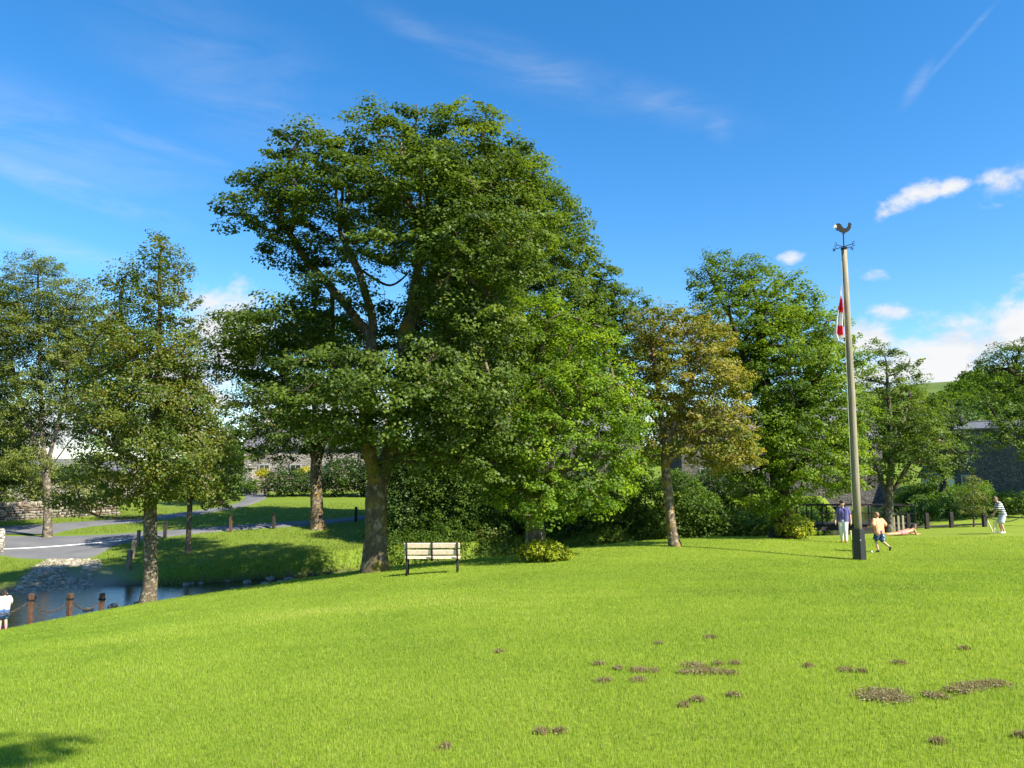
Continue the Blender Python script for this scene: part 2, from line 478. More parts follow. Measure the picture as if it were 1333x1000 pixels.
def tint_mat(name, cols, rough=0.85, spec=0.2, nscale=12, soft=0.5):
    m, nt, out = new_mat(name)
    a = N(nt, 'ShaderNodeAttribute', attribute_name='tint')
    c = ramp(nt, [(i / (len(cols) - 1), k) for i, k in enumerate(cols)], a.outputs['Fac'])
    n = noise(nt, nscale, 5, 0.6, geo_pos(nt))
    c2 = mixc(nt, soft, c.outputs['Color'], n.outputs['Color'], 'SOFT_LIGHT')
    principled(nt, out, c2, rough, spec, bump(nt, n.outputs['Fac'], 0.4, 0.02))
    return m
COBBLE = tint_mat('cobbles', [(0.16, 0.135, 0.10), (0.27, 0.235, 0.185), (0.40, 0.36, 0.29)])
pts = []
while len(pts) < 1900:
    d = rng.uniform(29.6, 36.2); f = (d - 29.6) / 6.6
    lo, hi = (8 + 54 * f, 119 + 5 * f + 5 * math.sin(f * 9))
    px = rng.uniform(lo, hi) + rng.normal(0, 4)
    p = P(px, 740, d)
    bd1, s1, w1_, zw1 = beck_info([p[0]], [p[1]])
    if abs(px - 96) < 11 and abs(d - 33.9) < 0.75: continue
    if s1[0] < 0 or bd1[0] < w1_[0] - 0.4: continue
    pts.append((p[0], p[1], 0))
# stony margin running left from the ford
while len(pts) < 2300:
    t = rng.uniform(-420, 40); d = np.interp(t, [-420, -180, 0, 100], [26.9, 28.2, 29.9, 31.9]) + rng.normal(0, 0.35)
    p = P(t, 740, d); pts.append((p[0], p[1], 0))
pts = np.array(pts); pts[:, 2] = ground_z(pts[:, 0], pts[:, 1]) + 0.0
tag(rock_batch('gravel_ford', COBBLE, pts, rng.uniform(0.035, 0.115, len(pts)), 0.55, None, 1, 0.5), 'pale cobbles of the stony ford sloping from road into water', 'cobbles', kind='stuff')

# ------------------------------------------------------------------ trees
def unit(v):
    return v / np.maximum(np.linalg.norm(v, axis=-1, keepdims=True), 1e-9)

def rand_unit(n, rg):
    return unit(rg.normal(size=(n, 3)))

def leaf_mesh(name, c, nrm, size, tint, rg, width=0.42, fold=0.12):
    """one folded kite-shaped leaf per centre"""
    n = len(c)
    nrm = unit(nrm)
    a = unit(np.cross(nrm, rand_unit(n, rg)))
    b = np.cross(nrm, a)
    s = size[:, None]
    droop = -0.12 * s * nrm
    v = np.stack([c - a * s * 0.5, c + b * s * width + nrm * s * fold - a * s * 0.05, c + a * s * 0.55 + droop, c - b * s * width + nrm * s * fold - a * s * 0.05], 1)
    base = (np.arange(n) * 4)[:, None]
    f = np.concatenate([base + np.array([[0, 2, 1]]), base + np.array([[0, 3, 2]])], 1).reshape(-1)
    me = raw_mesh(name, v.reshape(-1, 3), f, np.full(n * 2, 3))
    add_attr(me, 'tint', np.repeat(np.clip(tint, 0, 1), 4))
    return me

def spaced(cands, dmin):
    """greedy thinning to a minimum spacing"""
    cell = {}
    keep = []
    d2 = dmin * dmin
    for i, p in enumerate(cands):
        k = (int(math.floor(p[0] / dmin)), int(math.floor(p[1] / dmin)), int(math.floor(p[2] / dmin)))
        ok = True
        for a in (-1, 0, 1):
            for b in (-1, 0, 1):
                for c in (-1, 0, 1):
                    for j in cell.get((k[0] + a, k[1] + b, k[2] + c), ()):
                        e = cands[j] - p
                        if e[0] * e[0] + e[1] * e[1] + e[2] * e[2] < d2: ok = False; break
                    if not ok: break
                if not ok: break
            if not ok: break
        if ok:
            keep.append(i); cell.setdefault(k, []).append(i)
    return np.array(keep, int)

def blob_points(blobs, d, rg, dens, shell=0.45):
    """points spread through the crown's masses; blobs: (px,py,rx,ry[,depth offset[,fill]])"""
    out = []
    s = mpp(d)
    for b in blobs:
        px, py, rx, ry = b[:4]
        dd = b[4] if len(b) > 4 else 0.0
        fill = b[5] if len(b) > 5 else 1.0
        c = P(px, py, d + dd)
        Rx, Rz = rx * s, ry * s
        Ry = 0.85 * (Rx + Rz) / 2 + 0.3
        n = int(dens * fill * (Rx * Ry * Rz) ** 0.75 * 58) + 8
        u = rand_unit(n, rg)
        r = (shell + (1 - shell) * rg.random(n)) ** 0.8
        out.append(c + u * r[:, None] * np.array([Rx, Ry, Rz]))
    p = np.concatenate(out)
    return p[rg.permutation(len(p))]

def colonize(stems, pts, step, kill, rg, droop=0.0, maxit=220):
    """grow a branch skeleton from stem polylines towards the leaf clumps"""
    pos, par = [], []
    for st in stems:
        pts_s = [np.array(p, float) for p in st['pts']]
        prev = st.get('from', -1)
        if prev == 'near':
            q = np.array(pos); prev = int(np.argmin(((q - pts_s[0]) ** 2).sum(1)))
        last = None
        for a, b in zip(pts_s[:-1], pts_s[1:]):
            k = max(1, int(np.linalg.norm(b - a) / step))
            for i in range(k):
                if last is None and i == 0 and prev >= 0:
                    continue
                pos.append(a + (b - a) * i / k + rg.normal(0, 0.018, 3)); par.append(prev); prev = len(pos) - 1
            last = b
        pos.append(pts_s[-1]); par.append(prev)
    first_free = 0
    A = pts.copy(); alive = np.ones(len(A), bool)
    pos = np.array(pos); par = list(par)
    hmin = min(p[2] for p in pts) if len(pts) else 0
    nd2 = np.full(len(A), 1e9); nn = np.zeros(len(A), int)
    zfree = stems[0].get('bare', -1e9)
    def update(i0):
        nonlocal nd2, nn
        for s in range(i0, len(pos), 400):
            q = pos[s:s + 400]
            q_ok = q[:, 2] > zfree
            if not q_ok.any(): continue
            d = ((A[:, None] - q[None]) ** 2).sum(-1)
            d[:, ~q_ok] = 1e9
            m = d.argmin(1); mv = d[np.arange(len(A)), m]
            b = mv < nd2
            nd2[b] = mv[b]; nn[b] = m[b] + s
    update(0)
    seen = {}
    for it in range(maxit):
        alive &= nd2 > kill * kill
        if not alive.any(): break
        ids = np.nonzero(alive)[0]
        near = nn[ids]
        dirs = unit(A[ids] - pos[near])
        order = np.argsort(near, kind='stable')
        near_s, dir_s = near[order], dirs[order]
        un, st_ = np.unique(near_s, return_index=True)
        acc = np.add.reduceat(dir_s, st_, axis=0)
        g = unit(acc + rg.normal(0, 0.12, acc.shape))
        g[:, 2] += 0.06 - droop
        g = unit(g)
        i0 = len(pos)
        newp, newpar = [], []
        for k, u in enumerate(un):
            c = seen.get(u, 0)
            if c > 3: 
                continue
            seen[u] = c + 1
            newp.append(pos[u] + g[k] * step); newpar.append(int(u))
        if not newp:
            break
        pos = np.concatenate([pos, np.array(newp)]); par += newpar
        update(i0)
    return pos, np.array(par)

def branch_mesh(name, pos, par, r_base, r_tip=0.008, expo=2.3, flare=0.6, rg=None, lump=0.06, rmin_draw=0.0):
    n = len(pos)
    raw = np.zeros(n)
    kids = [[] for _ in range(n)]
    for i in range(n):
        if par[i] >= 0: kids[par[i]].append(i)
    order = range(n - 1, -1, -1)      # parents always come first
    for i in order:
        if not kids[i]: raw[i] = 1.0
        if par[i] >= 0: raw[par[i]] += raw[i]
    roots = [i for i in range(n) if par[i] < 0]
    mx = max(raw[i] for i in roots)
    rad = r_tip + (r_base - r_tip) * ((raw - 1) / max(mx - 1, 1)) ** (1 / expo)
    z0 = min(pos[i][2] for i in roots)
    hgt = pos[:, 2] - z0
    big = rad > 0.25 * r_base
    rad = np.where(big, rad * (1 + flare * np.exp(-np.clip(hgt, 0, 50) / (2.0 * r_base + 0.05))), rad)
    V, Fq, base = [], [], 0
    done = np.zeros(n, bool)
    starts = [(r, -1) for r in roots]
    while starts:
        s, p0 = starts.pop()
        chain = [s]
        c = s
        while kids[c]:
            ks = sorted(kids[c], key=lambda k: -raw[k])
            for k in ks[1:]: starts.append((k, c))
            c = ks[0]; chain.append(c)
        pp = [pos[i] for i in chain]; rr = [rad[i] for i in chain]
        if p0 >= 0:
            pp.insert(0, pos[p0]); rr.insert(0, min(rr[0] * 1.15, rad[p0]))
        if len(pp) < 2 or max(rr) < rmin_draw: continue
        pp = np.array(pp); rr = np.array(rr)
        if len(pp) > 3:                       # soften the kinks
            q = pp.copy(); q[1:-1] = 0.25 * pp[:-2] + 0.5 * pp[1:-1] + 0.25 * pp[2:]; pp = q
        t = unit(np.gradient(pp, axis=0))
        sides = 14 if rr[0] > 0.2 else 9 if rr[0] > 0.08 else 6 if rr[0] > 0.035 else 4 if rr[0] > 0.015 else 3
        u = np.cross(t[0], [0.3, 1, 0.1]); u /= np.linalg.norm(u) + 1e-9
        ang = np.arange(sides) * 2 * math.pi / sides
        rings = []
        ph = rg.random(4) * 6.28
        for i in range(len(pp)):
            u = u - t[i] * u.dot(t[i]); u /= np.linalg.norm(u) + 1e-9
            v = np.cross(t[i], u)
            rad_i = rr[i] * (1 + (lump * (np.sin(3 * ang + ph[0] + 0.9 * pp[i][2]) + 0.7 * np.sin(5 * ang + ph[1] + 1.9 * pp[i][2])) + 0.5 * lump * rg.normal(size=sides) if sides > 8 else 0))
            rings.append(pp[i] + (np.cos(ang)[:, None] * u + np.sin(ang)[:, None] * v) * (rad_i[:, None] if sides > 8 else rad_i))
        V.append(np.concatenate(rings))
        k = np.arange(sides); m_ = len(pp)
        for i in range(m_ - 1):
            a = base + i * sides
            Fq.append(np.stack([a + k, a + (k + 1) % sides, a + sides + (k + 1) % sides, a + sides + k], 1))
        base += sides * m_
    V = np.concatenate(V); Fq = np.concatenate(Fq)
    return raw_mesh(name, V, Fq.reshape(-1), np.full(len(Fq), 4), True), rad

def crown_leaves(clumps, rg, per, csize, leaf, flat=0.5, up=0.75, centre=None, tint_fn=None, tspread=0.16, cspread=0.22):
    """leaves gathered in flattened clumps round the twig ends"""
    nC = len(clumps)
    cnt = np.maximum(3, (per * (0.6 + 0.8 * rg.random(nC))).astype(int))
    k = np.repeat(np.arange(nC), cnt)
    n = len(k)
    cs = csize * (0.65 + 0.7 * rg.random(nC))
    u = rand_unit(n, rg)
    r = rg.random(n) ** 0.45
    off = u * r[:, None] * cs[k][:, None] * np.array([1, 1, flat])
    # tilt of the spray
    tl = rg.normal(0, 0.28, (nC, 2))
    off[:, 2] += off[:, 0] * tl[k, 0] + off[:, 1] * tl[k, 1]
    c = clumps[k] + off
    outw = unit(clumps - (centre if centre is not None else clumps.mean(0)))
    nr = np.array([0, 0, up]) + 0.5 * u * np.array([1, 1, 0.4]) + 0.35 * outw[k] + rg.normal(0, 0.38, (n, 3))
    tint = 0.45 + rg.normal(0, cspread, nC)[k] + rg.normal(0, tspread, n)
    if tint_fn is not None: tint = tint_fn(c, tint, rg)
    sz = leaf * (0.7 + 0.6 * rg.random(n))
    return c, nr, sz, tint

def stem_px(lst, d):
    """stem given as (px,py[,depth offset]) pixels of the photograph at distance d"""
    return [P(p[0], p[1], d + (p[2] if len(p) > 2 else 0)) for p in lst]

STATS = {}
def tree(name, label, base_px, d, stems, r_base, blobs, bark, leafm, seed, spacing=0.55, dens=2.0, per=60, csize=0.55, leaf=0.15,
         flat=0.5, up=0.75, shell=0.45, step=0.32, bare_py=None, tint_fn=None, cat='tree', group=None, width=0.42, flare=0.6, expo=2.3, twig=0.008,
         droop=0.0, extra=None, cspread=0.22):
    rg = np.random.default_rng(seed)
    b = on_ground(base_px, d)
    pts = blob_points(blobs, d, rg, dens, shell)
    if extra is not None: pts = np.concatenate([pts, extra])
    keep = spaced(pts, spacing); pts = pts[keep]
    st = []
    for i, s in enumerate(stems):
        q = stem_px(s, d)
        if i == 0: q = [b + np.array([0, 0, -0.15])] + q
        st.append({'pts': q, 'from': 'near' if i else -1})
    st[0]['bare'] = P(base_px, bare_py, d)[2] if bare_py else b[2] + 0.3 * (pts[:, 2].min() - b[2])
    pos, par = colonize(st, pts, step, spacing * 0.75, rg, droop)
    root = thing(name, label, cat, b, group=group)
    off = b
    me, rad = branch_mesh('trunk', pos - off, par, r_base, twig, expo, flare, rg)
    mesh_obj('trunk', me, bark, root)
    c, nr, sz, tint = crown_leaves(pts, rg, per * 2.0, csize * 0.82, leaf * 0.63, flat, up, pts.mean(0) - np.array([0, 0, 1.0]), tint_fn, cspread=cspread)
    ok = c[:, 2] > ground_z(c[:, 0], c[:, 1]) + 0.05
    c, nr, sz, tint = c[ok], nr[ok], sz[ok], tint[ok]
    mesh_obj('crown', leaf_mesh('crown', c - off, nr, sz, tint, rg, width), leafm, root)
    STATS[name + str(seed)] = (len(pts), len(pos), len(c))
    return root

def bush(name, label, base_px, d, blobs, leafm, seed, bark, spacing=0.3, dens=3.0, per=40, csize=0.3, leaf=0.09, flat=0.7, up=0.55, shell=0.55, cat='shrub', group=None, nst=5, tint_fn=None, width=0.42, stem_name='stem'):
    rg = np.random.default_rng(seed)
    b = on_ground(base_px, d)
    pts = blob_points(blobs, d, rg, dens, shell)
    pts = pts[spaced(pts, spacing)]
    g = ground_z(pts[:, 0], pts[:, 1])
    pts = pts[pts[:, 2] > g + 0.08]
    root = thing(name, label, cat, b, group=group)
    # stems fan out from the foot
    ends = pts[rg.permutation(len(pts))[:nst]]
    bm = bmesh.new()
    for e in ends:
        p0 = np.array([rg.normal(0, 0.12), rg.normal(0, 0.12), -0.1]); e = e - b
        p0[:2] += 0.55 * e[:2] * rg.random()
        gg = gz(b[0] + p0[0], b[1] + p0[1]) - b[2]; p0[2] = gg - 0.08
        mid = p0 * 0.45 + e * 0.55 + np.array([0, 0, 0.1 * rg.random()])
        b_tube(bm, [p0, mid, e], [0.022, 0.014, 0.006], 5)
    bm_obj(stem_name, bm, bark, root, True)
    c, nr, sz, tint = crown_leaves(pts, rg, per, csize, leaf, flat, up, pts.mean(0) - np.array([0, 0, 0.5]), tint_fn)
    ok = c[:, 2] > ground_z(c[:, 0], c[:, 1]) + 0.02
    c, nr, sz, tint = c[ok], nr[ok], sz[ok], tint[ok]
    mesh_obj('foliage', leaf_mesh('foliage', c - b, nr, sz, tint, rg, width), leafm, root)
    STATS[name + str(seed)] = (len(pts), 0, len(c))
    return root

# leaf colours
LF_SYC = leaf_mat('sycamore_leaves', [(0.034, 0.062, 0.011), (0.064, 0.108, 0.015), (0.100, 0.156, 0.020), (0.150, 0.205, 0.030)], 0.44, 0.5, 0.25)
LF_ASH = leaf_mat('ash_leaves', [(0.040, 0.075, 0.012), (0.070, 0.120, 0.016), (0.105, 0.165, 0.020), (0.145, 0.205, 0.03)], 0.46, 0.5, 0.22)
LF_LIME = leaf_mat('lime_leaves', [(0.050, 0.096, 0.010), (0.094, 0.164, 0.012), (0.145, 0.228, 0.015), (0.210, 0.290, 0.020)], 0.45, 0.5, 0.2)
LF_BRIGHT = leaf_mat('bright_lime_leaves', [(0.050, 0.100, 0.010), (0.100, 0.180, 0.013), (0.165, 0.265, 0.017), (0.245, 0.340, 0.024)], 0.46, 0.5, 0.2)
LF_BRONZE = leaf_mat('bronze_leaves', [(0.090, 0.130, 0.016), (0.165, 0.182, 0.026), (0.250, 0.228, 0.038), (0.30, 0.235, 0.055)], 0.38, 0.5, 0.2)
LF_CHERRY = leaf_mat('cherry_leaves', [(0.038, 0.080, 0.012), (0.075, 0.125, 0.015), (0.155, 0.165, 0.018), (0.235, 0.20, 0.022)], 0.44, 0.45, 0.3)
LF_DARK = leaf_mat('dark_leaves', [(0.024, 0.050, 0.009), (0.046, 0.088, 0.013), (0.08, 0.135, 0.018)], 0.36, 0.45, 0.3)
LF_SHRUB = leaf_mat('shrub_leaves', [(0.042, 0.085, 0.012), (0.078, 0.145, 0.016), (0.125, 0.200, 0.022)], 0.46, 0.5, 0.2)
LF_YELLOW = leaf_mat('yellow_shrub_leaves', [(0.12, 0.17, 0.012), (0.24, 0.29, 0.018), (0.36, 0.37, 0.028)], 0.42, 0.5, 0.2)
LF_FLOWER = leaf_mat('flowering_shrub_leaves', [(0.10, 0.14, 0.015), (0.45, 0.40, 0.02), (0.62, 0.52, 0.03)], 0.3, 0.6, 0.2)
LF_WHITE = leaf_mat('grey_leaves', [(0.070, 0.108, 0.020), (0.135, 0.175, 0.030), (0.21, 0.235, 0.055)], 0.38, 0.5, 0.25)

BK_SYC = bark_mat('mossy_bark', (0.11, 0.088, 0.058), (0.21, 0.18, 0.13), (0.15, 0.12, 0.025), 0.45, 0.62, 1.0)
BK_PALE = bark_mat('lichen_bark', (0.12, 0.095, 0.065), (0.28, 0.25, 0.19), (0.14, 0.12, 0.045), 0.5, 0.35, 2.4)
BK_GREY = bark_mat('grey_bark', (0.11, 0.09, 0.065), (0.23, 0.20, 0.15), (0.12, 0.11, 0.03), 0.6, 0.35, 1.2)
BK_WARM = bark_mat('warm_bark', (0.14, 0.105, 0.07), (0.33, 0.28, 0.20), (0.22, 0.145, 0.03), 0.5, 0.5, 1.6)
BK_DARK = bark_mat('dark_bark', (0.05, 0.042, 0.03), (0.10, 0.09, 0.07), (0.05, 0.055, 0.015), 0.3, 0.4, 1.0)

def syc_tint(c, t, rg): return t
# 1 the great sycamore above the bench
tree('sycamore_tree', 'giant sycamore with mossy forked trunk and wide domed dark green crown, beside the bench', 488, 24.4,
     [[(490, 700), (491, 655), (489, 632)],
      [(489, 632), (481, 590, -0.2), (476, 540, -0.2), (482, 480, -0.3), (486, 420), (470, 360, 0.3), (440, 300, 0.5)],
      [(489, 640), (505, 600, 0.3), (516, 545, 0.5), (524, 470, 0.4), (533, 400, 0.3), (548, 330), (560, 260)],
      [(484, 440), (440, 385, 0.5), (395, 335, 0.6), (365, 285, 0.4)],
      [(530, 420), (580, 360, 0.3), (620, 300, 0.2), (640, 240, 0.2)],
      [(520, 505), (570, 450, -0.6), (620, 420, -0.8)],
      [(478, 520), (430, 470, -0.2), (370, 425, 0.3)]],
     0.31,
     [(598, 180, 68, 46), (560, 155, 40, 26), (500, 182, 58, 40), (415, 208, 70, 38), (345, 262, 50, 36), (305, 275, 20, 22), (445, 250, 85, 46, -1, 0.8), (560, 250, 85, 60, -1.5, 0.8), (655, 235, 58, 58),
      (395, 318, 62, 30, 0.5, 0.8), (620, 320, 88, 55, -2), (520, 322, 66, 24, -2.2, 0.7), (680, 300, 52, 60, 0.5), (365, 425, 78, 36, -0.5), (310, 450, 34, 24, -0.3), (375, 255, 56, 40, 0.6), (400, 330, 56, 26, 0.6), (440, 375, 56, 20, -1.4, 0.5), (590, 395, 60, 26, -2.0, 0.7), (640, 430, 50, 40, -1.8, 0.8),
      (430, 478, 76, 28, -1.8, 0.7), (560, 470, 46, 18, -2.2, 0.6), (350, 470, 55, 32, 0.5), (520, 512, 105, 32, -2.4, 0.75), (420, 525, 75, 32, -2.0, 0.8), (595, 510, 75, 52, -2.2), (575, 572, 60, 30, -1.8), (625, 590, 50, 40, -1.2), (465, 560, 60, 20, -1.8, 0.9), (520, 548, 60, 26, -2.2, 0.9), (545, 600, 34, 16, -1.5, 0.7), (600, 470, 78, 55, -1),
      (540, 280, 110, 80, 3.2, 0.16), (480, 440, 130, 50, 3.5, 0.15), (600, 400, 90, 90, 3.5, 0.6), (560, 250, 95, 70, 6.0, 0.2), (610, 380, 90, 80, 6.2, 0.5), (450, 450, 80, 40, 6.0, 0.2), (580, 500, 80, 50, 6.0, 0.5)],  # rearmost masses are hidden from view, added to shade the far bank
     BK_SYC, LF_SYC, 3, spacing=0.56, dens=2.6, per=84, csize=0.70, leaf=0.165, flat=0.38, up=0.85, shell=0.45, bare_py=610, expo=2.5)

# 2 the taller tree behind it, its right shoulder showing
tree('ash_tree', 'tall mid-green tree behind the sycamore, its sloping shoulder descending beyond the forked trunk', 655, 41.0,
     [[(655, 640), (660, 560), (668, 470), (672, 380), (668, 290)], [(668, 470), (710, 420, -0.8), (745, 370, -1)], [(670, 400), (640, 330, 0.8), (640, 260, 1)]],
     0.26,
     [(668, 235, 52, 48), (705, 275, 48, 50), (660, 330, 78, 60, -1), (735, 330, 50, 45), (765, 370, 42, 38), (700, 400, 90, 55, -1.2), (650, 450, 70, 50, -0.8), (760, 430, 60, 50), (700, 500, 80, 50), (620, 400, 60, 70, 1.5), (740, 290, 28, 25), (600, 540, 60, 50), (670, 570, 60, 40), (570, 500, 40, 60)],
     BK_DARK, LF_ASH, 5, spacing=0.62, dens=2.2, per=66, csize=0.68, leaf=0.21, flat=0.5, up=0.7, shell=0.4, bare_py=560)

# 3 the lime by the beck, foot hidden in a golden bush
tree('lime_tree', 'bright lime green tree rising out of the round golden bush, branches hanging low', 697, 25.0,
     [[(697, 700), (694, 668), (690, 610), (694, 550), (702, 480), (712, 420)], [(692, 600), (735, 545, -0.6), (790, 505, -0.8)], [(696, 540), (655, 500, -0.7), (640, 470, -1)], [(692, 640), (735, 610, -1), (775, 595, -1.2)]],
     0.27,
     [(745, 445, 62, 42), (705, 420, 50, 40), (790, 505, 52, 36), (735, 510, 75, 42, -1), (815, 540, 34, 34), (775, 560, 60, 34, -0.8), (800, 600, 40, 34), (660, 540, 60, 50), (700, 570, 70, 42, -1.2, 0.7), (760, 620, 62, 32, -0.6), (660, 610, 48, 38), (715, 645, 55, 30, -1.2, 0.9), (790, 640, 36, 26), (665, 645, 36, 26, -0.6), (755, 655, 50, 18, -0.9), (700, 668, 34, 12, -1.0, 0.8), (640, 600, 40, 36), (720, 500, 80, 70, 2.2, 0.6)],
     BK_SYC, LF_BRIGHT, 8, spacing=0.42, dens=2.6, per=48, csize=0.46, leaf=0.135, flat=0.5, up=0.62, shell=0.5, bare_py=672, droop=0.03)

# 4 a tree peeping over between lime and bronze maple
tree('beech_tree', 'rounded green tree peeping up behind the bronze maple and the lime', 800, 41.5,
     [[(800, 640), (802, 560), (800, 470), (800, 410)]], 0.26,
     [(795, 395, 42, 36), (825, 420, 38, 36), (780, 440, 55, 45), (830, 480, 45, 50), (790, 520, 60, 50), (850, 540, 40, 40)],
     BK_DARK, LF_ASH, 13, spacing=0.6, dens=1.8, per=50, csize=0.6, leaf=0.18, shell=0.4, bare_py=560)

# 5 bronze maple
tree('maple_tree', 'bronze-leaved maple with orange lichen on its pale slanting trunk', 879, 27.8,
     [[(874, 690), (869, 645), (866, 605), (865, 580)], [(866, 590), (862, 545), (856, 500, 0.2), (850, 455, 0.3)], [(866, 585), (885, 535, -0.3), (905, 480, -0.4), (915, 440)], [(864, 560), (838, 530, 0.2), (825, 515, 0.2)], [(868, 600), (905, 565, -0.8), (945, 545, -1)]],
     0.165,
     [(860, 428, 46, 32), (915, 436, 42, 38), (845, 472, 40, 34, 0, 0.8), (900, 480, 52, 36, -0.8, 0.8), (948, 495, 30, 32), (870, 515, 44, 26, -0.5, 0.7), (930, 548, 48, 30, -0.6), (965, 572, 22, 24), (850, 575, 28, 14, 0, 0.7), (905, 585, 45, 18, -0.6, 0.8), (945, 600, 30, 16), (975, 590, 22, 16), (890, 450, 60, 40, 1.8, 0.7), (900, 540, 50, 40, 2, 0.5), (840, 598, 16, 10)],
     BK_WARM, LF_BRONZE, 17, spacing=0.38, dens=3.4, per=46, csize=0.44, leaf=0.135, flat=0.45, up=0.7, shell=0.4, bare_py=600, twig=0.009)

# 6 broad green tree left of the flagpole
tree('broad_tree', 'broad fresh green tree with ivy round its dark foot, left of the footbridge railing', 1018, 33.0,
     [[(1018, 665), (1012, 610), (1002, 540), (992, 460), (985, 390)], [(1008, 580), (1045, 530, -0.8), (1070, 480, -1)], [(1000, 520), (970, 470, -0.6), (950, 410, -0.6)], [(1014, 630), (1050, 600, -1), (1075, 585, -1.2)], [(1012, 620), (985, 600, -1)]],
     0.36,
     [(945, 352, 46, 26), (985, 368, 55, 32), (925, 385, 30, 40), (1035, 395, 38, 30), (975, 420, 70, 50, -1), (1045, 435, 62, 42, -0.5), (1095, 480, 36, 46), (1020, 490, 75, 48, -1.5), (960, 480, 45, 40), (1075, 540, 58, 44, -1), (1000, 560, 66, 42, -1.6, 0.85), (1050, 600, 66, 36, -1.5), (1100, 590, 32, 40), (975, 610, 44, 32, -1.2), (1088, 628, 34, 16, -0.2), (1000, 645, 52, 24, -1.2, 0.8), (1015, 470, 80, 90, 2.5, 0.6), (1050, 560, 70, 60, 2.5, 0.5)],
     BK_DARK, LF_LIME, 21, spacing=0.50, dens=2.2, per=55, csize=0.54, leaf=0.155, flat=0.48, up=0.7, shell=0.42, bare_py=650)

# 7 slim tree between flagpole and barn
tree('young_ash_tree', 'slim young tree with clean grey stem and loose oval crown, beside the footbridge end', 1157, 38.5,
     [[(1157, 660), (1157, 645)], [(1157, 648), (1140, 610, 0.2), (1128, 570, 0.3)], [(1157, 648), (1160, 600, -0.2), (1158, 540), (1155, 490)], [(1157, 648), (1180, 610, -0.2), (1200, 580, -0.3)], [(1158, 600), (1175, 550), (1185, 510)]],
     0.20,
     [(1150, 472, 30, 28, 0, 0.6), (1182, 490, 24, 26, 0, 0.6), (1135, 500, 24, 30, 0, 0.7), (1165, 520, 50, 34), (1205, 545, 32, 36), (1135, 555, 30, 36), (1170, 565, 55, 34, -1), (1215, 585, 32, 26), (1150, 600, 42, 22, -0.5, 0.7), (1195, 610, 42, 22, -0.5, 0.8), (1130, 610, 20, 20), (1175, 540, 50, 50, 1.5, 0.5)],
     BK_GREY, LF_ASH, 23, spacing=0.52, dens=2.0, per=40, csize=0.50, leaf=0.16, shell=0.4, bare_py=650)

# 8 dark tree behind it on the bank
tree('bank_tree', 'dusky many-stemmed tree on the slope beside the shaded barn wall', 1228, 51.0,
     [[(1228, 625), (1222, 600), (1212, 570)], [(1228, 622), (1236, 590), (1240, 550)], [(1228, 620), (1216, 600), (1200, 585)]], 0.17,
     [(1235, 545, 26, 28), (1248, 575, 22, 26), (1222, 590, 32, 26), (1240, 600, 30, 18), (1215, 560, 24, 26)],
     BK_DARK, LF_DARK, 27, spacing=0.6, dens=2.0, per=46, csize=0.6, leaf=0.2, shell=0.35, bare_py=612)

# 9 tree leaning in from the right
tree('overhanging_tree', 'tree reaching in over the barn roof with dark arched bough', 1405, 43.0,
     [[(1402, 640), (1396, 590), (1390, 540), (1378, 490)], [(1396, 590), (1360, 570, -0.4), (1318, 572, -0.8), (1300, 585, -0.9)], [(1390, 540), (1350, 500), (1310, 480)]], 0.26,
     [(1305, 470, 40, 22, 0, 0.9), (1345, 465, 44, 30), (1278, 486, 22, 11, 0, 0.8), (1325, 508, 52, 26, 0, 0.9), (1290, 525, 30, 14, -0.4, 0.8), (1378, 480, 46, 46), (1330, 552, 40, 22, -0.8, 0.9), (1300, 572, 24, 16, -0.9, 0.8), (1345, 585, 24, 14, -0.6, 0.7), (1400, 540, 50, 40), (1350, 540, 36, 20, 0.5, 0.6)],
     BK_DARK, LF_ASH, 29, spacing=0.55, dens=2.0, per=40, csize=0.55, leaf=0.17, shell=0.35, bare_py=620)

# 10 speckled tree by the chain posts: dark top, yellowing skirts
Y_LO, Y_HI = P(200, 640, 24.8)[2], P(200, 345, 24.8)[2]
def cherry_tint(c, t, rg):
    f = np.clip((c[:, 2] - Y_LO) / (Y_HI - Y_LO), 0, 1)
    return 0.6 * t + 0.60 * (1 - f) ** 1.1 - 0.04
tree('cherry_tree', 'lichen-speckled tree with yellowing lower leaves and dark pointed top, beside the chain posts', 197, 23.5,
     [[(197, 745), (196, 690), (196, 655), (198, 600), (202, 540), (206, 470), (208, 400), (207, 345)], [(196, 672), (150, 676, -0.3), (110, 668, -0.5), (85, 662, -0.5)], [(197, 640), (240, 610, -0.6), (275, 590, -0.8)], [(198, 610), (150, 580, -0.4), (110, 560, -0.6)], [(202, 540), (240, 500, -0.4)], [(204, 510), (165, 450, 0.3), (155, 400, 0.4)]],
     0.185,
     [(207, 328, 18, 26, 0, 0.9), (225, 355, 22, 28), (185, 358, 28, 22, 0, 0.8), (160, 375, 34, 28, 0.5), (210, 395, 44, 34), (235, 425, 32, 34), (165, 430, 48, 42), (205, 465, 66, 42, -1), (135, 490, 42, 42), (250, 480, 42, 40), (190, 530, 80, 42, -1.4, 0.9), (255, 545, 44, 40), (130, 555, 42, 34), (200, 590, 80, 36, -1.5, 0.9), (275, 595, 32, 34), (135, 610, 50, 22, -1, 0.7), (235, 632, 60, 24, -1, 0.7), (170, 645, 50, 14, -0.6, 0.6), (95, 655, 36, 9, -0.5, 0.6), (285, 630, 22, 18, 0, 0.7), (200, 520, 70, 80, 1.8, 0.6)],
     BK_PALE, LF_CHERRY, 31, spacing=0.40, dens=3.2, per=60, csize=0.48, leaf=0.115, flat=0.6, up=0.5, cspread=0.10, shell=0.32, bare_py=690)

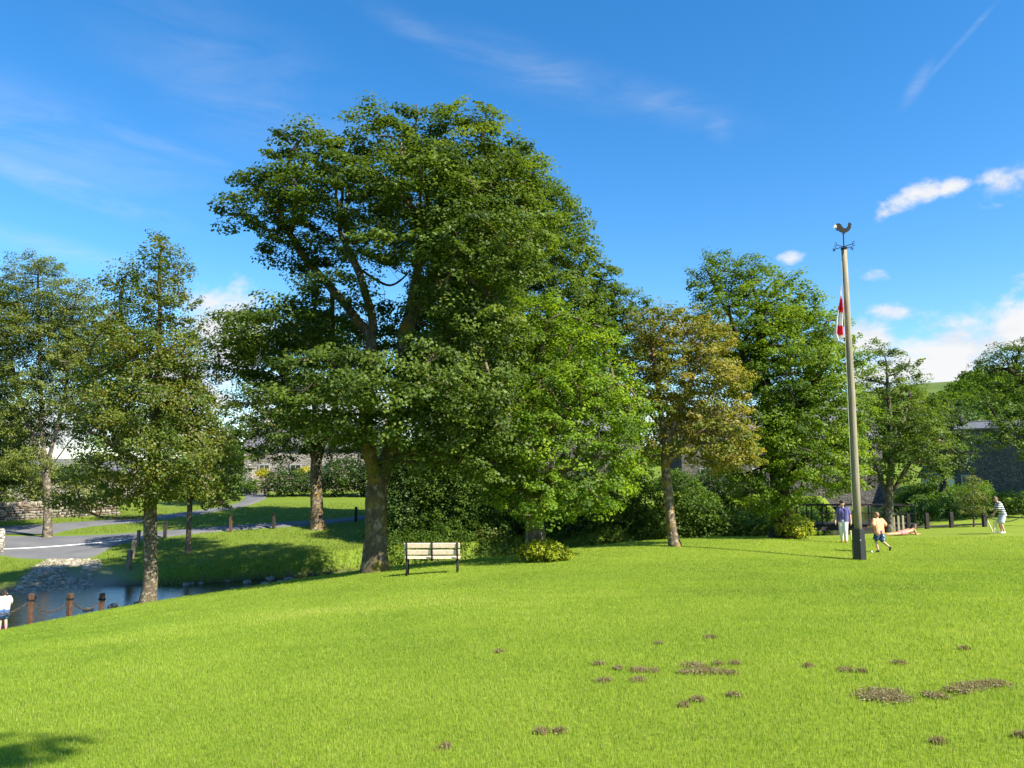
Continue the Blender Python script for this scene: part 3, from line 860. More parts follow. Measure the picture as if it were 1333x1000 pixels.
# 11 loose many-stemmed tree behind on the left
tree('willow_tree', 'loose pale feathery tree of several slim stems beside the old stone wall', 62, 42.0,
     [[(62, 640), (60, 610)], [(61, 615), (70, 570), (85, 520), (92, 450), (95, 400)], [(61, 615), (55, 560), (52, 480), (50, 400), (50, 350)], [(61, 615), (40, 560), (20, 500), (10, 440)], [(62, 612), (95, 570, -0.4), (120, 545, -0.6)]], 0.19,
     [(50, 352, 40, 22, 0, 0.5), (15, 385, 44, 34, 0, 0.6), (90, 392, 38, 34, 0, 0.6), (45, 430, 60, 38, 0, 0.7), (95, 465, 36, 44, 0, 0.7), (10, 470, 40, 44, 0, 0.7), (60, 510, 55, 32, 0, 0.55), (110, 530, 30, 28), (20, 545, 34, 30), (0, 420, 40, 50, 1.5, 0.7), (70, 440, 50, 60, 2, 0.6), (10, 600, 40, 26, 0.5), (130, 450, 34, 60, 1), (40, 560, 46, 30, 1, 0.8), (110, 520, 40, 40, 1, 0.7), (-30, 440, 50, 60), (30, 600, 34, 22, -0.5, 0.6)],
     BK_GREY, LF_WHITE, 37, spacing=0.52, dens=3.6, per=62, csize=0.66, leaf=0.17, shell=0.25, bare_py=625, width=0.30, expo=2.0, twig=0.012)

# 12 dark evergreen at the picture's edge
tree('holly_tree', 'dense dark evergreen mass at the end of the drystone wall', -12, 47.0,
     [[(-12, 640), (-12, 580), (-10, 520)]], 0.22,
     [(-8, 505, 28, 30), (-20, 545, 40, 40), (8, 560, 22, 36), (-10, 600, 42, 34), (18, 610, 18, 24)],
     BK_DARK, LF_DARK, 41, spacing=0.5, dens=3.2, per=80, csize=0.6, leaf=0.16, shell=0.4, bare_py=630)

# 13 tree across the beck, behind the sycamore's left side
tree('roadside_tree', 'stout mossy-footed tree on the far bank beside the footpath, crown merging with the sycamore', 413, 43.5,
     [[(413, 660), (411, 625), (412, 600)], [(412, 605), (402, 570), (385, 530), (370, 490)], [(412, 605), (425, 560), (440, 520), (440, 470)], [(412, 590), (410, 540), (405, 480)]], 0.31,
     [(320, 425, 34, 24), (345, 455, 52, 30), (400, 440, 60, 34), (320, 480, 28, 22, 0, 0.7), (360, 520, 70, 34), (440, 490, 60, 44), (325, 550, 38, 26, -0.5), (390, 560, 80, 26, -1), (455, 560, 55, 30), (350, 588, 44, 14, -1, 0.7), (420, 575, 50, 16, -1), (470, 580, 40, 16)],
     BK_WARM, LF_SYC, 43, spacing=0.66, dens=2.0, per=52, csize=0.72, leaf=0.21, flat=0.45, shell=0.35, bare_py=612)

# 14 thin birch-like tree on the far bank
tree('birch_tree', 'thin white-stemmed tree on the far bank, half hidden by yellowing branches', 246, 37.5,
     [[(246, 690), (247, 660), (248, 620), (250, 580)]], 0.12,
     [(250, 570, 44, 36), (270, 610, 38, 28), (225, 615, 34, 26), (280, 650, 28, 14, 0, 0.7), (250, 640, 40, 14, 0, 0.6)],
     BK_PALE, LF_CHERRY, 47, spacing=0.5, dens=2.6, per=50, csize=0.5, leaf=0.14, shell=0.35, bare_py=660)
# 15 dark hedge tree by the side road
tree('yew_tree', 'low dark tree shading the side road beyond the birch', 285, 57.0,
     [[(285, 640), (285, 610), (287, 570)]], 0.2,
     [(285, 600, 26, 34), (272, 625, 22, 26), (300, 615, 20, 26), (290, 570, 24, 24)],
     BK_DARK, LF_DARK, 53, spacing=0.65, dens=2.2, per=50, csize=0.7, leaf=0.2, shell=0.4, bare_py=640)
# 16 sapling by the fence
tree('sapling', 'little sapling standing behind the post-and-rail fence in front of the barn', 1268, 41.0,
     [[(1268, 675), (1267, 660), (1266, 640), (1265, 625)]], 0.045,
     [(1265, 630, 10, 12), (1262, 645, 16, 12), (1276, 650, 14, 12), (1268, 662, 20, 8, 0, 0.7), (1250, 660, 10, 8)],
     BK_PALE, LF_WHITE, 59, spacing=0.26, dens=4.0, per=26, csize=0.26, leaf=0.09, shell=0.3, bare_py=672)

# 17 the tree the photographer stands under: only its shadow reaches the picture
def overhead_tree():
    rg = np.random.default_rng(67)
    b = np.array([3.1, -3.1, gz(3.1, -3.1)])
    u = rand_unit(1400, rg); pts = b + np.array([-0.6, 0.6, 9.0]) + u * (0.3 + 0.7 * rg.random((1400, 1))) * np.array([3.6, 3.6, 3.0])
    pts = pts[spaced(pts, 0.5)]
    pos, par = colonize([{'pts': [b - np.array([0, 0, .15]), b + np.array([0, 0, 3.0]), b + np.array([-0.2, 0.1, 6.0]), b + np.array([-0.3, 0.3, 9.0])], 'bare': b[2] + 4.5}], pts, 0.35, 0.45, rg)
    root = thing('shade_tree', 'leafy tree behind the viewpoint throwing shade on the nearest lawn corner', 'tree', b)
    me, rad = branch_mesh('trunk', pos - b, par, 0.22, 0.008, 2.3, 0.6, rg); mesh_obj('trunk', me, BK_GREY, root)
    c, nr, sz, tint = crown_leaves(pts, rg, 70, 0.5, 0.15, 0.6, 0.7)
    mesh_obj('crown', leaf_mesh('crown', c - b, nr, sz, tint, rg), LF_ASH, root)
overhead_tree()

# ------------------------------------------------------------------ shrubs and undergrowth
bush('golden_bush', 'round yellow-green bush at the foot of the lime tree', 708, 24.3, [(708, 717, 28, 13), (692, 720, 16, 9), (728, 720, 15, 9)], LF_YELLOW, 61, BK_DARK, spacing=0.13, dens=14, per=30, csize=0.17, leaf=0.07)
bush('ivy_bush', 'yellow-green ivy bush wrapping the dark foot of the broad tree', 1040, 32.4, [(1044, 688, 16, 11), (1022, 680, 17, 20), (1034, 693, 24, 8)], LF_YELLOW, 62, BK_DARK, spacing=0.2, dens=7, per=24, csize=0.22, leaf=0.09)
SHR = [
 ('hazel_shrub', 'tall feathery shrub on the far bank behind the bench', 575, 40.0, [(560, 630, 44, 34), (600, 612, 44, 38), (545, 600, 34, 34), (640, 620, 36, 36), (620, 660, 36, 28), (560, 680, 44, 24), (600, 690, 40, 18)], LF_SHRUB, 63),
 ('elder_shrub', 'dark broad shrub across the water from the golden bush', 690, 40.5, [(680, 660, 50, 34), (720, 680, 50, 24), (660, 695, 40, 16), (740, 650, 40, 34)], LF_DARK, 64),
 ('dogwood_shrub', 'billowing shrub across the water between the lime and the bronze maple', 800, 42.0, [(800, 650, 44, 34), (780, 685, 50, 20), (830, 680, 40, 26), (820, 630, 36, 30)], LF_SHRUB, 65),
 ('laurel_shrub', 'mid-green mounded shrub just behind the bronze maple trunk', 885, 42.5, [(880, 640, 36, 28), (905, 665, 38, 26), (870, 685, 38, 20)], LF_SHRUB, 66),
 ('box_shrub', 'low wide hedge-like shrub on the bank nearest the broad tree', 950, 43.0, [(945, 680, 40, 18), (980, 685, 36, 14), (925, 690, 30, 14)], LF_SHRUB, 67),
 ('hawthorn_shrub', 'taller rounded shrub rising behind the low hedge-like one', 950, 47.0, [(940, 635, 40, 30), (975, 650, 34, 28), (915, 645, 30, 26)], LF_DARK, 68),
 ('gorse_shrub', 'rounded dark mound of bush on the meadow slope above the fence', 1205, 53.0, [(1208, 643, 30, 13), (1190, 650, 22, 10)], LF_SHRUB, 69),
 ('currant_shrub', 'small flowering shrub with white specks beside the shaded bank behind the bench', 640, 38.5, [(640, 700, 24, 12), (618, 704, 18, 9)], LF_WHITE, 70),
 ('alder_shrub', 'shady bush overhanging the water behind the sycamore trunk', 520, 39.5, [(520, 665, 30, 34), (505, 700, 26, 16), (535, 630, 30, 34), (515, 600, 26, 26)], LF_DARK, 71),
]
for n_, l_, px_, d_, bl_, lm_, sd_ in SHR:
    bush(n_, l_, px_, d_, bl_, lm_, sd_, BK_DARK, spacing=0.32, dens=6, per=36, csize=0.36, leaf=0.11, nst=9)
bush('garden_hedge', 'dark clipped garden hedge on the rise beyond the footpath', 385, 62.0, [(375, 626, 28, 17), (405, 628, 26, 15), (358, 634, 16, 13)], LF_DARK, 72, BK_DARK, spacing=0.42, dens=6, per=36, csize=0.45, leaf=0.15, cat='hedge')
bush('evergreen_shrub', 'dark loose evergreen between the footpath and pale cottage wall', 452, 61.0, [(450, 618, 28, 22), (478, 622, 24, 20), (435, 636, 18, 10), (500, 610, 24, 26)], LF_DARK, 73, BK_DARK, spacing=0.42, dens=6, per=34, csize=0.45, leaf=0.16)
bush('broom_shrub', 'yellow flowering shrub by the stone gate pier', 342, 67.0, [(342, 616, 9, 5)], LF_FLOWER, 74, BK_DARK, spacing=0.2, dens=14, per=30, csize=0.24, leaf=0.1)
bush('broom_shrub', 'yellow flowering shrub behind the dark clipped hedge', 397, 67.0, [(397, 614, 12, 6)], LF_FLOWER, 75, BK_DARK, spacing=0.2, dens=14, per=30, csize=0.24, leaf=0.1)
bush('verge_shrub', 'small green shrub at the bend of the side road', 333, 64.0, [(330, 632, 12, 8), (318, 636, 8, 7)], LF_SHRUB, 76, BK_DARK, spacing=0.3, dens=8, per=30, csize=0.3, leaf=0.13)
bush('wall_ivy', 'tangled greenery spilling over top of the drystone wall', 70, 53.0, [(20, 640, 40, 16), (70, 638, 34, 16), (115, 645, 30, 18), (140, 655, 22, 14), (-30, 640, 40, 18), (50, 620, 50, 14), (100, 618, 40, 16)], LF_WHITE, 77, BK_DARK, spacing=0.42, dens=5, per=34, csize=0.45, leaf=0.14, cat='creeper')
bush('barn_hedge', 'clipped sunlit-topped hedge in front of the barn behind the batting boy', 1322, 46.0, [(1312, 652, 22, 11), (1350, 652, 30, 12), (1330, 668, 32, 14), (1300, 668, 10, 14), (1370, 668, 30, 14)], LF_SHRUB, 78, BK_DARK, spacing=0.3, dens=7, per=40, csize=0.34, leaf=0.11, cat='hedge')

# undergrowth: nettles, bramble and long grass along the far bank, uncountable
def undergrowth(name, label, n_clump, region, leafm, seed, leaf, hmax, per=24, csize=0.3, any_side=False):
    rg = np.random.default_rng(seed)
    c = []
    tries = 0
    while len(c) < n_clump and tries < 40 * n_clump:
        tries += 1
        d = rg.uniform(*region[2]); px = rg.uniform(region[0], region[1])
        p = P(px, 690, d); b, s, w, zw = beck_info([p[0]], [p[1]])
        if (s[0] < 0 and not any_side) or b[0] < w[0] - 0.1: continue
        c.append((p[0], p[1], 0.0))
    c = np.array(c); g = ground_z(c[:, 0], c[:, 1]); c[:, 2] = g + rg.random(len(c)) ** 1.3 * hmax * (0.5 + vnoise(c[:, 0], c[:, 1], 0.6, 9))
    q, nr, sz, tint = crown_leaves(c, rg, per, csize, leaf, 0.8, 0.55)
    ok = q[:, 2] > ground_z(q[:, 0], q[:, 1])
    o = mesh_obj(name, leaf_mesh(name, q[ok], nr[ok], sz[ok], tint[ok], rg, 0.3), leafm)
    return tag(o, label, 'undergrowth', kind='stuff')
undergrowth('undergrowth', 'rank nettles and brambles covering the far bank of the beck', 3400, (500, 1010, (36.5, 50)), LF_SHRUB, 81, 0.12, 1.1)
undergrowth('meadow_growth', 'long weedy grass and docks on the slopes beyond footbridge and fence', 2600, (990, 1290, (44.5, 60)), LF_SHRUB, 82, 0.15, 0.75, 22, 0.38, True)

# ------------------------------------------------------------------ hills and the woods far behind
def hill(name, prof, d0, d1, mat, n=60):
    """prof: skyline (px, py) at distance d1; slope rises from the plain at d0"""
    px = np.linspace(prof[0][0], prof[-1][0], n)
    py = np.interp(px, [p[0] for p in prof], [p[1] for p in prof])
    V = []
    rows = 16
    for j in range(rows + 4):
        f = min(j / (rows - 1), 1.0)
        dd = d0 + (d1 - d0) * f + max(0, j - rows + 1) * 60
        for i in range(n):
            top = P(px[i], py[i], d1)
            z = 0.0 + (top[2]) * (f ** 1.15) * (1 - 0.18 * max(0, j - rows + 1)) + 2.2 * (vnoise(np.array([px[i] * .1]), np.array([dd * .03]), 1.0, 4)[0] - .5) * f * (f < 1)
            V.append((top[0] * dd / d1, dd, z))
    ii = np.arange(len(V)).reshape(rows + 4, n)
    q = np.stack([ii[:-1, :-1], ii[:-1, 1:], ii[1:, 1:], ii[1:, :-1]], -1).reshape(-1)
    me = raw_mesh(name, np.array(V), q, np.full((rows + 3) * (n - 1), 4), True)
    return tag(mesh_obj(name, me, mat), kind='structure')
m, nt, out = new_mat('fell_grass'); pos = geo_pos(nt)
n1 = noise(nt, 0.03, 5, 0.6, pos); n2 = noise(nt, 0.4, 5, 0.6, pos)
c = ramp(nt, [(0.3, (0.06, 0.10, 0.02)), (0.7, (0.12, 0.15, 0.035))], n1.outputs['Fac'])
principled(nt, out, mixc(nt, 0.4, c.outputs['Color'], n2.outputs['Color'], 'SOFT_LIGHT'), 0.95, 0.1)
FELL = m
HILL_R = [(940, 560), (1050, 530), (1150, 505), (1200, 499), (1250, 496), (1300, 488), (1400, 480), (1520, 492), (1750, 540)]
hill('hill', HILL_R, 120, 330, FELL)
hill('hills', [(-700, 600), (-300, 590), (0, 603), (150, 600), (300, 596), (500, 585), (700, 575), (950, 585)], 160, 420, FELL, 90)

def wood(name, label, n, region, seed, leafm, size, leaf, per):
    """a far wood that reads as one mass: crowns merging over the slope"""
    rg = np.random.default_rng(seed)
    C = []
    for _ in range(n):
        px = rg.uniform(region[0], region[1]); d = rg.uniform(region[2], region[3])
        if px < 1255 and d > 215: continue
        p = P(px, 600, d)
        top = np.interp(px, [q[0] for q in HILL_R], [q[1] for q in HILL_R])
        f = np.clip((d - 120) / 210, 0, 1)
        zt = P(px, top, 330)[2] * f ** 1.15
        r = size * rg.uniform(0.7, 1.3)
        u = rand_unit(46, rg); u[:, 2] = np.abs(u[:, 2]) * 1.1 - 0.15
        C.append(np.array([p[0], d, max(zt, 0.5) + r * 0.55]) + u * r * (0.75 + 0.25 * rg.random((46, 1))))
    C = np.concatenate(C)
    q, nr, sz, tint = crown_leaves(C, rg, per, size * 0.34, leaf, 0.6, 0.6, cspread=0.25)
    return tag(mesh_obj(name, leaf_mesh(name, q, nr, sz, tint, rg, 0.45), leafm), label, 'wood', kind='stuff')
wood('woodland', 'distant broadleaf wood covering the hillside above the barn', 330, (1120, 1480, 105, 285), 91, LF_SHRUB, 4.6, 0.75, 14)
wood('scrub', 'hazy line of trees along foot of hills behind cottages', 70, (280, 1150, 105, 150), 92, LF_SHRUB, 3.4, 0.6, 12)

# ------------------------------------------------------------------ buildings
LIMESTONE = stone_mat('limestone', [(0.22, 0.20, 0.17), (0.34, 0.31, 0.26), (0.44, 0.41, 0.35)], 3.4)
DARKSTONE = stone_mat('weathered_stone', [(0.095, 0.09, 0.08), (0.13, 0.12, 0.105), (0.18, 0.165, 0.145)], 4.6, (0.06, 0.055, 0.05))
SLATE = slate_mat('slate')
RENDER = simple('whitewash', (0.72, 0.70, 0.65), 0.9, 0.2, 0.1, 3)
FRAME = simple('window_paint', (0.34, 0.33, 0.30), 0.5, 0.4, 0.08, 8)
m, nt, out = new_mat('window_glass'); principled(nt, out, (0.02, 0.025, 0.03), 0.06, 0.7); GLASS = m
DOORP = simple('door_paint', (0.06, 0.10, 0.08), 0.5, 0.4, 0.1, 5)

def house(name, label, px, d, w, dep, h, rh, rot, wall, roofm, windows=(), chimneys=(), zoff=0.0, cat='house', door=None):
    b = on_ground(px, d); b[2] += zoff
    root = thing(name, label, cat, b, R(rot))
    bm = bmesh.new()
    x, y = w / 2, dep / 2
    v = [bm.verts.new(p) for p in [(-x, -y, -1.2), (x, -y, -1.2), (x, y, -1.2), (-x, y, -1.2), (-x, -y, h), (x, -y, h), (x, y, h), (-x, y, h), (-x, 0, h + rh), (x, 0, h + rh)]]
    for f in [(0, 1, 5, 4), (2, 3, 7, 6), (1, 2, 6, 9, 5), (3, 0, 4, 8, 7), (3, 2, 1, 0), (4, 5, 9, 8), (6, 7, 8, 9)]: bm.faces.new([v[i] for i in f])
    bm_obj('wall', bm, wall, root)
    bm = bmesh.new()
    sl = math.hypot(y, rh); ang = math.atan2(rh, y)
    for s in (-1, 1):
        rot_m = Matrix.Rotation(-s * ang, 3, 'X')
        cpos = Vector((0, s * (y + 0.12) / 2, h + rh / 2 - 0.06 + 0.09))
        b_box(bm, cpos, (w + 0.5, sl + 0.32, 0.10), rot_m)
    b_tube(bm, [(-x - 0.26, 0, h + rh + 0.09), (x + 0.26, 0, h + rh + 0.09)], 0.1, 6)
    rf = bm_obj('roof', bm, roofm, root)
    for cx_ in chimneys:
        bm = bmesh.new()
        b_box(bm, (cx_, 0, h + rh + 0.35), (0.75, 0.6, 1.3), None, 0.02); b_box(bm, (cx_, 0, h + rh + 1.06), (0.9, 0.75, 0.14), None, 0.02)
        for k in (-0.18, 0.18): b_tube(bm, [(cx_ + k, 0, h + rh + 1.1), (cx_ + k, 0, h + rh + 1.45)], [0.11, 0.09], 8)
        bm_obj('chimney', bm, wall, rf)
    for (wx, wz, ww, wh) in windows:                # on the front (-y) face
        bm = bmesh.new()
        for sx_ in (-1, 1): b_box(bm, (wx + sx_ * (ww / 2 - 0.05), -y - 0.02, wz), (0.1, 0.08, wh))
        for sz_ in (-1, 1): b_box(bm, (wx, -y - 0.022, wz + sz_ * (wh / 2 - 0.05)), (ww - 0.2, 0.08, 0.1))
        b_box(bm, (wx, -y - 0.018, wz), (0.05, 0.07, wh - 0.2)); b_box(bm, (wx, -y - 0.06, wz - wh / 2 - 0.06), (ww + 0.2, 0.2, 0.1))
        fr = bm_obj('window', bm, FRAME, root)
        bm = bmesh.new(); b_box(bm, (wx, -y - 0.004, wz), (ww - 0.15, 0.03, wh - 0.15)); bm_obj('pane', bm, GLASS, fr)
    if door:
        bm = bmesh.new(); b_box(bm, (door, -y - 0.01, 1.0), (0.95, 0.06, 2.0), None, 0.01); dr = bm_obj('door', bm, DOORP, root)
        bm = bmesh.new(); b_ball(bm, (door + 0.35, -y - 0.07, 1.0), 0.04, 8); bm_obj('handle', bm, FRAME, dr)
    return root
house('stone_house', 'low stone house with slate roof behind the drystone wall, glimpsed through willow stems', 95, 68, 10, 6, 2.1, 1.2, 8, LIMESTONE, SLATE, [(-3, 1.5, 0.9, 0.9), (3.0, 1.5, 0.9, 0.9)], [-4.4])
house('cottage', 'pale stone cottage beyond the clipped garden hedge', 420, 76, 13, 7, 3.6, 2.4, -6, LIMESTONE, SLATE, [(-4.5, 1.5, 1.1, 1.3), (-1.5, 1.5, 1.1, 1.3), (3.8, 1.5, 1.1, 1.3)], [-6, 6], door=1.2)
house('farmhouse', 'two-storey stone farmhouse mostly hidden behind the lime tree', 735, 80, 14, 8, 5.0, 3.0, 4, DARKSTONE, SLATE, [(-5, 1.4, 1.2, 1.4), (-1.5, 1.4, 1.2, 1.4), (4.5, 1.4, 1.2, 1.4), (-5, 3.9, 1.1, 1.2), (-1, 3.9, 1.1, 1.2), (4.5, 3.9, 1.1, 1.2)], [-6.5, 6.5], door=1.5)
house('stone_barn', 'long grey stone building showing between maple and flagpole', 1005, 72, 17, 8, 4.6, 3.0, -4, DARKSTONE, SLATE, [(-6.5, 1.5, 1, 1.2), (-2, 1.5, 1, 1.2), (6, 2.0, 1.1, 1.2)], [-8])
house('white_cottage', 'small whitewashed building showing beneath the slim tree branches', 1236, 66, 3.0, 3.4, 1.3, 0.8, -12, RENDER, SLATE, [], [])
house('shaded_barn', 'tall dark stone barn with end chimney, its near face in deep shade', 1352, 64, 12, 9, 5.1, 0.75, -48, DARKSTONE, SLATE, [(-3.6, 1.0, 0.7, 0.9), (2, 2.9, 0.9, 1.0)], [-5.4], cat='barn')

# ------------------------------------------------------------------ walls
def boxy_stones(name, mat, items, seed, parent=None):
    rg = np.random.default_rng(seed)
    bm = bmesh.new(); bmesh.ops.create_icosphere(bm, subdivisions=2, radius=1.0)
    bv = np.array([v.co[:] for v in bm.verts]); bf = np.array([[v.index for v in f.verts] for f in bm.faces]); bm.free()
    bv = np.sign(bv) * np.abs(bv) ** 0.45
    bv = bv / np.abs(bv).max()
    n = len(items); nb = len(bv)
    it = np.array(items)           # x,y,z, hx,hy,hz, rot
    v = bv[None] * it[:, None, 3:6] * (1 + 0.12 * rg.normal(size=(n, nb, 1)))
    ca, sa = np.cos(it[:, 6])[:, None], np.sin(it[:, 6])[:, None]
    v = np.stack([v[..., 0] * ca - v[..., 1] * sa, v[..., 0] * sa + v[..., 1] * ca, v[..., 2]], -1) + it[:, None, :3]
    f = (bf[None] + (np.arange(n) * nb)[:, None, None]).reshape(-1)
    me = raw_mesh(name, v.reshape(-1, 3), f, np.full(n * len(bf), 3), True)
    add_attr(me, 'tint', np.repeat(rg.random(n), nb))
    return mesh_obj(name, me, mat, parent)
DRY = tint_mat('drystone', [(0.12, 0.085, 0.06), (0.20, 0.17, 0.135), (0.31, 0.28, 0.225)], nscale=5)
def drystone(name, label, pts, height, th, seed, sw=0.36, sh=0.16):
    rg = np.random.default_rng(seed)
    pts = [on_ground(*p) for p in pts]
    root = thing(name, label, 'wall', pts[0])
    body, cope = [], []
    for a, b in zip(pts[:-1], pts[1:]):
        dv = (b - a)[:2]; ln = np.linalg.norm(dv); dv = dv / ln; nv = np.array([-dv[1], dv[0]]); an = math.atan2(dv[1], dv[0])
        z = -0.1; row = 0
        while z < height:
            hh = sh * rg.uniform(0.75, 1.25); s = -rg.random() * sw
            while s < ln:
                w_ = sw * rg.uniform(0.55, 1.5)
                for sd in (-1, 1):
                    c = a[:2] + dv * (s + w_ / 2) + nv * sd * th * 0.26 * (1 - 0.25 * z / height)
                    body.append((c[0] - pts[0][0], c[1] - pts[0][1], gz(c[0], c[1]) + z + hh / 2 - pts[0][2], w_ * 0.52, th * 0.30, hh * 0.53, an + rg.normal(0, 0.04)))
                s += w_
            z += hh; row += 1
        s = 0
        while s < ln:
            w_ = rg.uniform(0.10, 0.2); c = a[:2] + dv * s
            cope.append((c[0] - pts[0][0], c[1] - pts[0][1], gz(c[0], c[1]) + height + 0.12 - pts[0][2], w_ * 0.52, th * 0.42, rg.uniform(0.12, 0.19), an + rg.normal(0, 0.08)))
            s += w_
    boxy_stones('wall_body', DRY, body, seed, root); boxy_stones('coping', DRY, cope, seed + 1, root)
    return root
drystone('drystone_wall', 'drystone field wall with upright coping along grass verge of the side road', [(-170, 49.5), (-60, 50.5), (40, 51.5), (150, 52.5)], 0.85, 0.5, 101)
drystone('garden_wall', 'garden wall of pale stone beyond the side road bend', [(326, 69), (400, 70), (520, 70)], 1.3, 0.5, 102, 0.45, 0.22)
# gate pier at the end of the garden wall
b = on_ground(322, 68.2); pier = thing('gate_pier', 'squared pale stone gate pier at the end of the garden wall', 'gate pier', b)
bm = bmesh.new(); b_box(bm, (0, 0, 0.95), (0.7, 0.7, 2.3), None, 0.03); bm_obj('shaft', bm, LIMESTONE, pier)
bm = bmesh.new(); b_box(bm, (0, 0, 2.17), (0.9, 0.9, 0.14), None, 0.03); b_ball(bm, (0, 0, 2.36), 0.16, 10); bm_obj('cap', bm, LIMESTONE, pier)

# ------------------------------------------------------------------ posts and chains
RUST = simple('weathered_red_post', (0.088, 0.047, 0.031), 0.85, 0.2, 0.45, 14, 0, 0.6)
TAR = simple('tarred_post', (0.035, 0.03, 0.026), 0.8, 0.25, 0.4, 14, 0, 0.6)
GREYW = simple('grey_weathered_wood', (0.17, 0.14, 0.105), 0.9, 0.15, 0.4, 14, 0, 0.6)
IRON = simple('black_iron', (0.014, 0.014, 0.015), 0.75, 0.2, 0.3, 30)
RUSTIRON = simple('rusty_chain', (0.05, 0.04, 0.033), 0.7, 0.4, 0.4, 30)

def post(name, label, px, d, h, w, mat, group, lean=(0, 0), cat='post', band=True):
    b = on_ground(px, d)
    root = thing(name, label, cat, b, random.uniform(-0.2, 0.2), group)
    root.rotation_euler = (R(lean[0]), R(lean[1]), root.rotation_euler.z)
    bm = bmesh.new(); b_box(bm, (0, 0, h / 2 - 0.15), (w, w, h + 0.3), None, 0.012)
    for v in bm.verts:
        if v.co.z > h * 0.6: v.co.z += 0.35 * w * (0.5 - abs(v.co.x) / w); 
        v.co.x += random.uniform(-.004, .004); v.co.y += random.uniform(-.004, .004)
    bm_obj('shaft', bm, mat, root)
    if band:
        bm = bmesh.new(); b_box(bm, (0, 0, h * 0.80), (w + 0.016, w + 0.016, 0.035)); b_ball(bm, (w / 2 + 0.02, 0, h * 0.80), 0.03, 8); b_ball(bm, (-w / 2 - 0.02, 0, h * 0.80), 0.03, 8)
        bm_obj('chain_bracket', bm, IRON, root)
    return b + np.array([0, 0, h * 0.80])

def chain(name, label, a, b, sag, mat, group, link_l=0.085, cat='chain'):
    root_p = (a + b) / 2
    ln = np.linalg.norm(b - a) + 2.2 * sag * sag
    n = max(6, int(ln / (link_l * 0.72)))
    bm = bmesh.new()
    def at(t):
        p = a + (b - a) * t; p = p.copy(); p[2] -= sag * 4 * t * (1 - t); return p - root_p
    for i in range(n):
        p = at((i + 0.5) / n); q = at((i + 0.52) / n); t = Vector(q - p).normalized()
        u = t.orthogonal().normalized()
        u = Vector((0, 0, 1)).cross(t).normalized() if i % 2 else (t.cross(Vector((0, 0, 1)).cross(t))).normalized()
        pts = [Vector(p) + t * (link_l * 0.5 * math.cos(k * math.pi / 4)) + u * (link_l * 0.30 * math.sin(k * math.pi / 4)) for k in range(8)]
        b_tube(bm, pts + [pts[0]], 0.011, 4, False)
    o = bm_obj(name, bm, mat); o.location = tuple(root_p)
    return tag(o, label, cat, group)

G1 = 'red-brown chain posts along the lawn edge'
p0 = post('chain_post', 'red-brown chain post beyond the picture edge at lawn corner', -25, 21.2, 0.86, 0.135, RUST, G1)
p1 = post('chain_post', 'tall red-brown chain post next to the paddling child', 47, 22.0, 0.84, 0.122, RUST, G1)
p2 = post('chain_post', 'red-brown chain post between the two other visible ones', 97, 22.6, 0.72, 0.122, RUST, G1, (2, 1))
p3 = post('chain_post', 'darker chain post sunk behind the lawn edge nearest the speckled tree', 138, 23.5, 0.80, 0.122, RUST, G1)
G2 = 'chains between the red-brown posts'
chain('chain', 'pale lit chain hanging behind the paddling child', p0, p1, 0.26, RUSTIRON, G2)
chain('chain', 'dark chain sagging in front of the bright water', p1, p2, 0.34, RUSTIRON, G2)
chain('chain', 'short dark chain running down towards the sunken post', p2, p3, 0.30, RUSTIRON, G2)

G3 = 'leaning posts on the far bank'
post('bank_post', 'thick leaning post on the far bank closest to the water', 170, 34.2, 0.82, 0.17, GREYW, G3, (3, 5), band=False)
post('bank_post', 'leaning post on the far bank in the middle of its row', 174, 36.4, 0.80, 0.15, GREYW, G3, (-2, 4), band=False)
post('bank_post', 'slim upright post on the far bank beside the road edge', 180, 39.2, 0.80, 0.14, GREYW, G3, (0, 3), band=False)
G4 = 'dark posts along the footpath'
for px_, d_, l_, mt in [(215, 41.4, 'tarred post at the road edge beside the birch stem', TAR), (300, 43.0, 'reddish post at the footpath edge between the birch and roadside tree', RUST), (356, 43.6, 'tarred footpath post close by the roadside tree', TAR), (463, 45.6, 'tarred footpath post just beside the sycamore trunk', TAR)]:
    post('path_post', l_, px_, d_, 0.85, 0.15, mt, G4, band=False)
b = on_ground(2, 37.6)
bm = bmesh.new(); b_box(bm, (0, 0, 0.5), (0.32, 0.26, 1.3), None, 0.06)
for v in bm.verts: v.co.x += random.uniform(-.03, .03); v.co.y += random.uniform(-.03, .03)
o = bm_obj('gate_stone', bm, LIMESTONE, None, True); o.location = tuple(b); tag(o, 'rough grey stone upright beside the road markings', 'stone post')

G5 = 'dark fence posts behind the cricketers'
q0 = post('fence_post', 'fence post at the end of the footbridge', 1183, 40.5, 0.78, 0.17, TAR, G5, band=False)
q1 = post('fence_post', 'fence post behind the sunbather', 1207, 40.7, 0.80, 0.18, TAR, G5, band=False)
q2 = post('fence_post', 'fence post midway between the sunbather and the sapling', 1239, 40.9, 0.80, 0.18, TAR, G5, band=False)
q3 = post('fence_post', 'fence post near the stumps, chain hanging from it', 1282, 41.0, 0.84, 0.18, TAR, G5)
q4 = post('fence_post', 'fence post behind the batting boy in hedge shade', 1338, 41.2, 0.84, 0.18, TAR, G5)
chain('fence_chain', 'dark chain sagging from the fence post towards the batting boy', q3, q4, 0.42, RUSTIRON, None)
G6 = 'low wooden rails between the fence posts'
for a, c, l_ in [(q0, q1, 'low timber rail near the footbridge end'), (q1, q2, 'low timber rail behind the sunbather'), (q2, q3, 'low timber rail in front of the sapling')]:
    bm = bmesh.new(); mid = (a + c) / 2; b_tube(bm, [a - mid - np.array([0, 0, 0.52]), c - mid - np.array([0, 0, 0.52])], 0.05, 6)
    o = bm_obj('fence_rail', bm, TAR); o.location = tuple(mid); tag(o, l_, 'rail', G6)
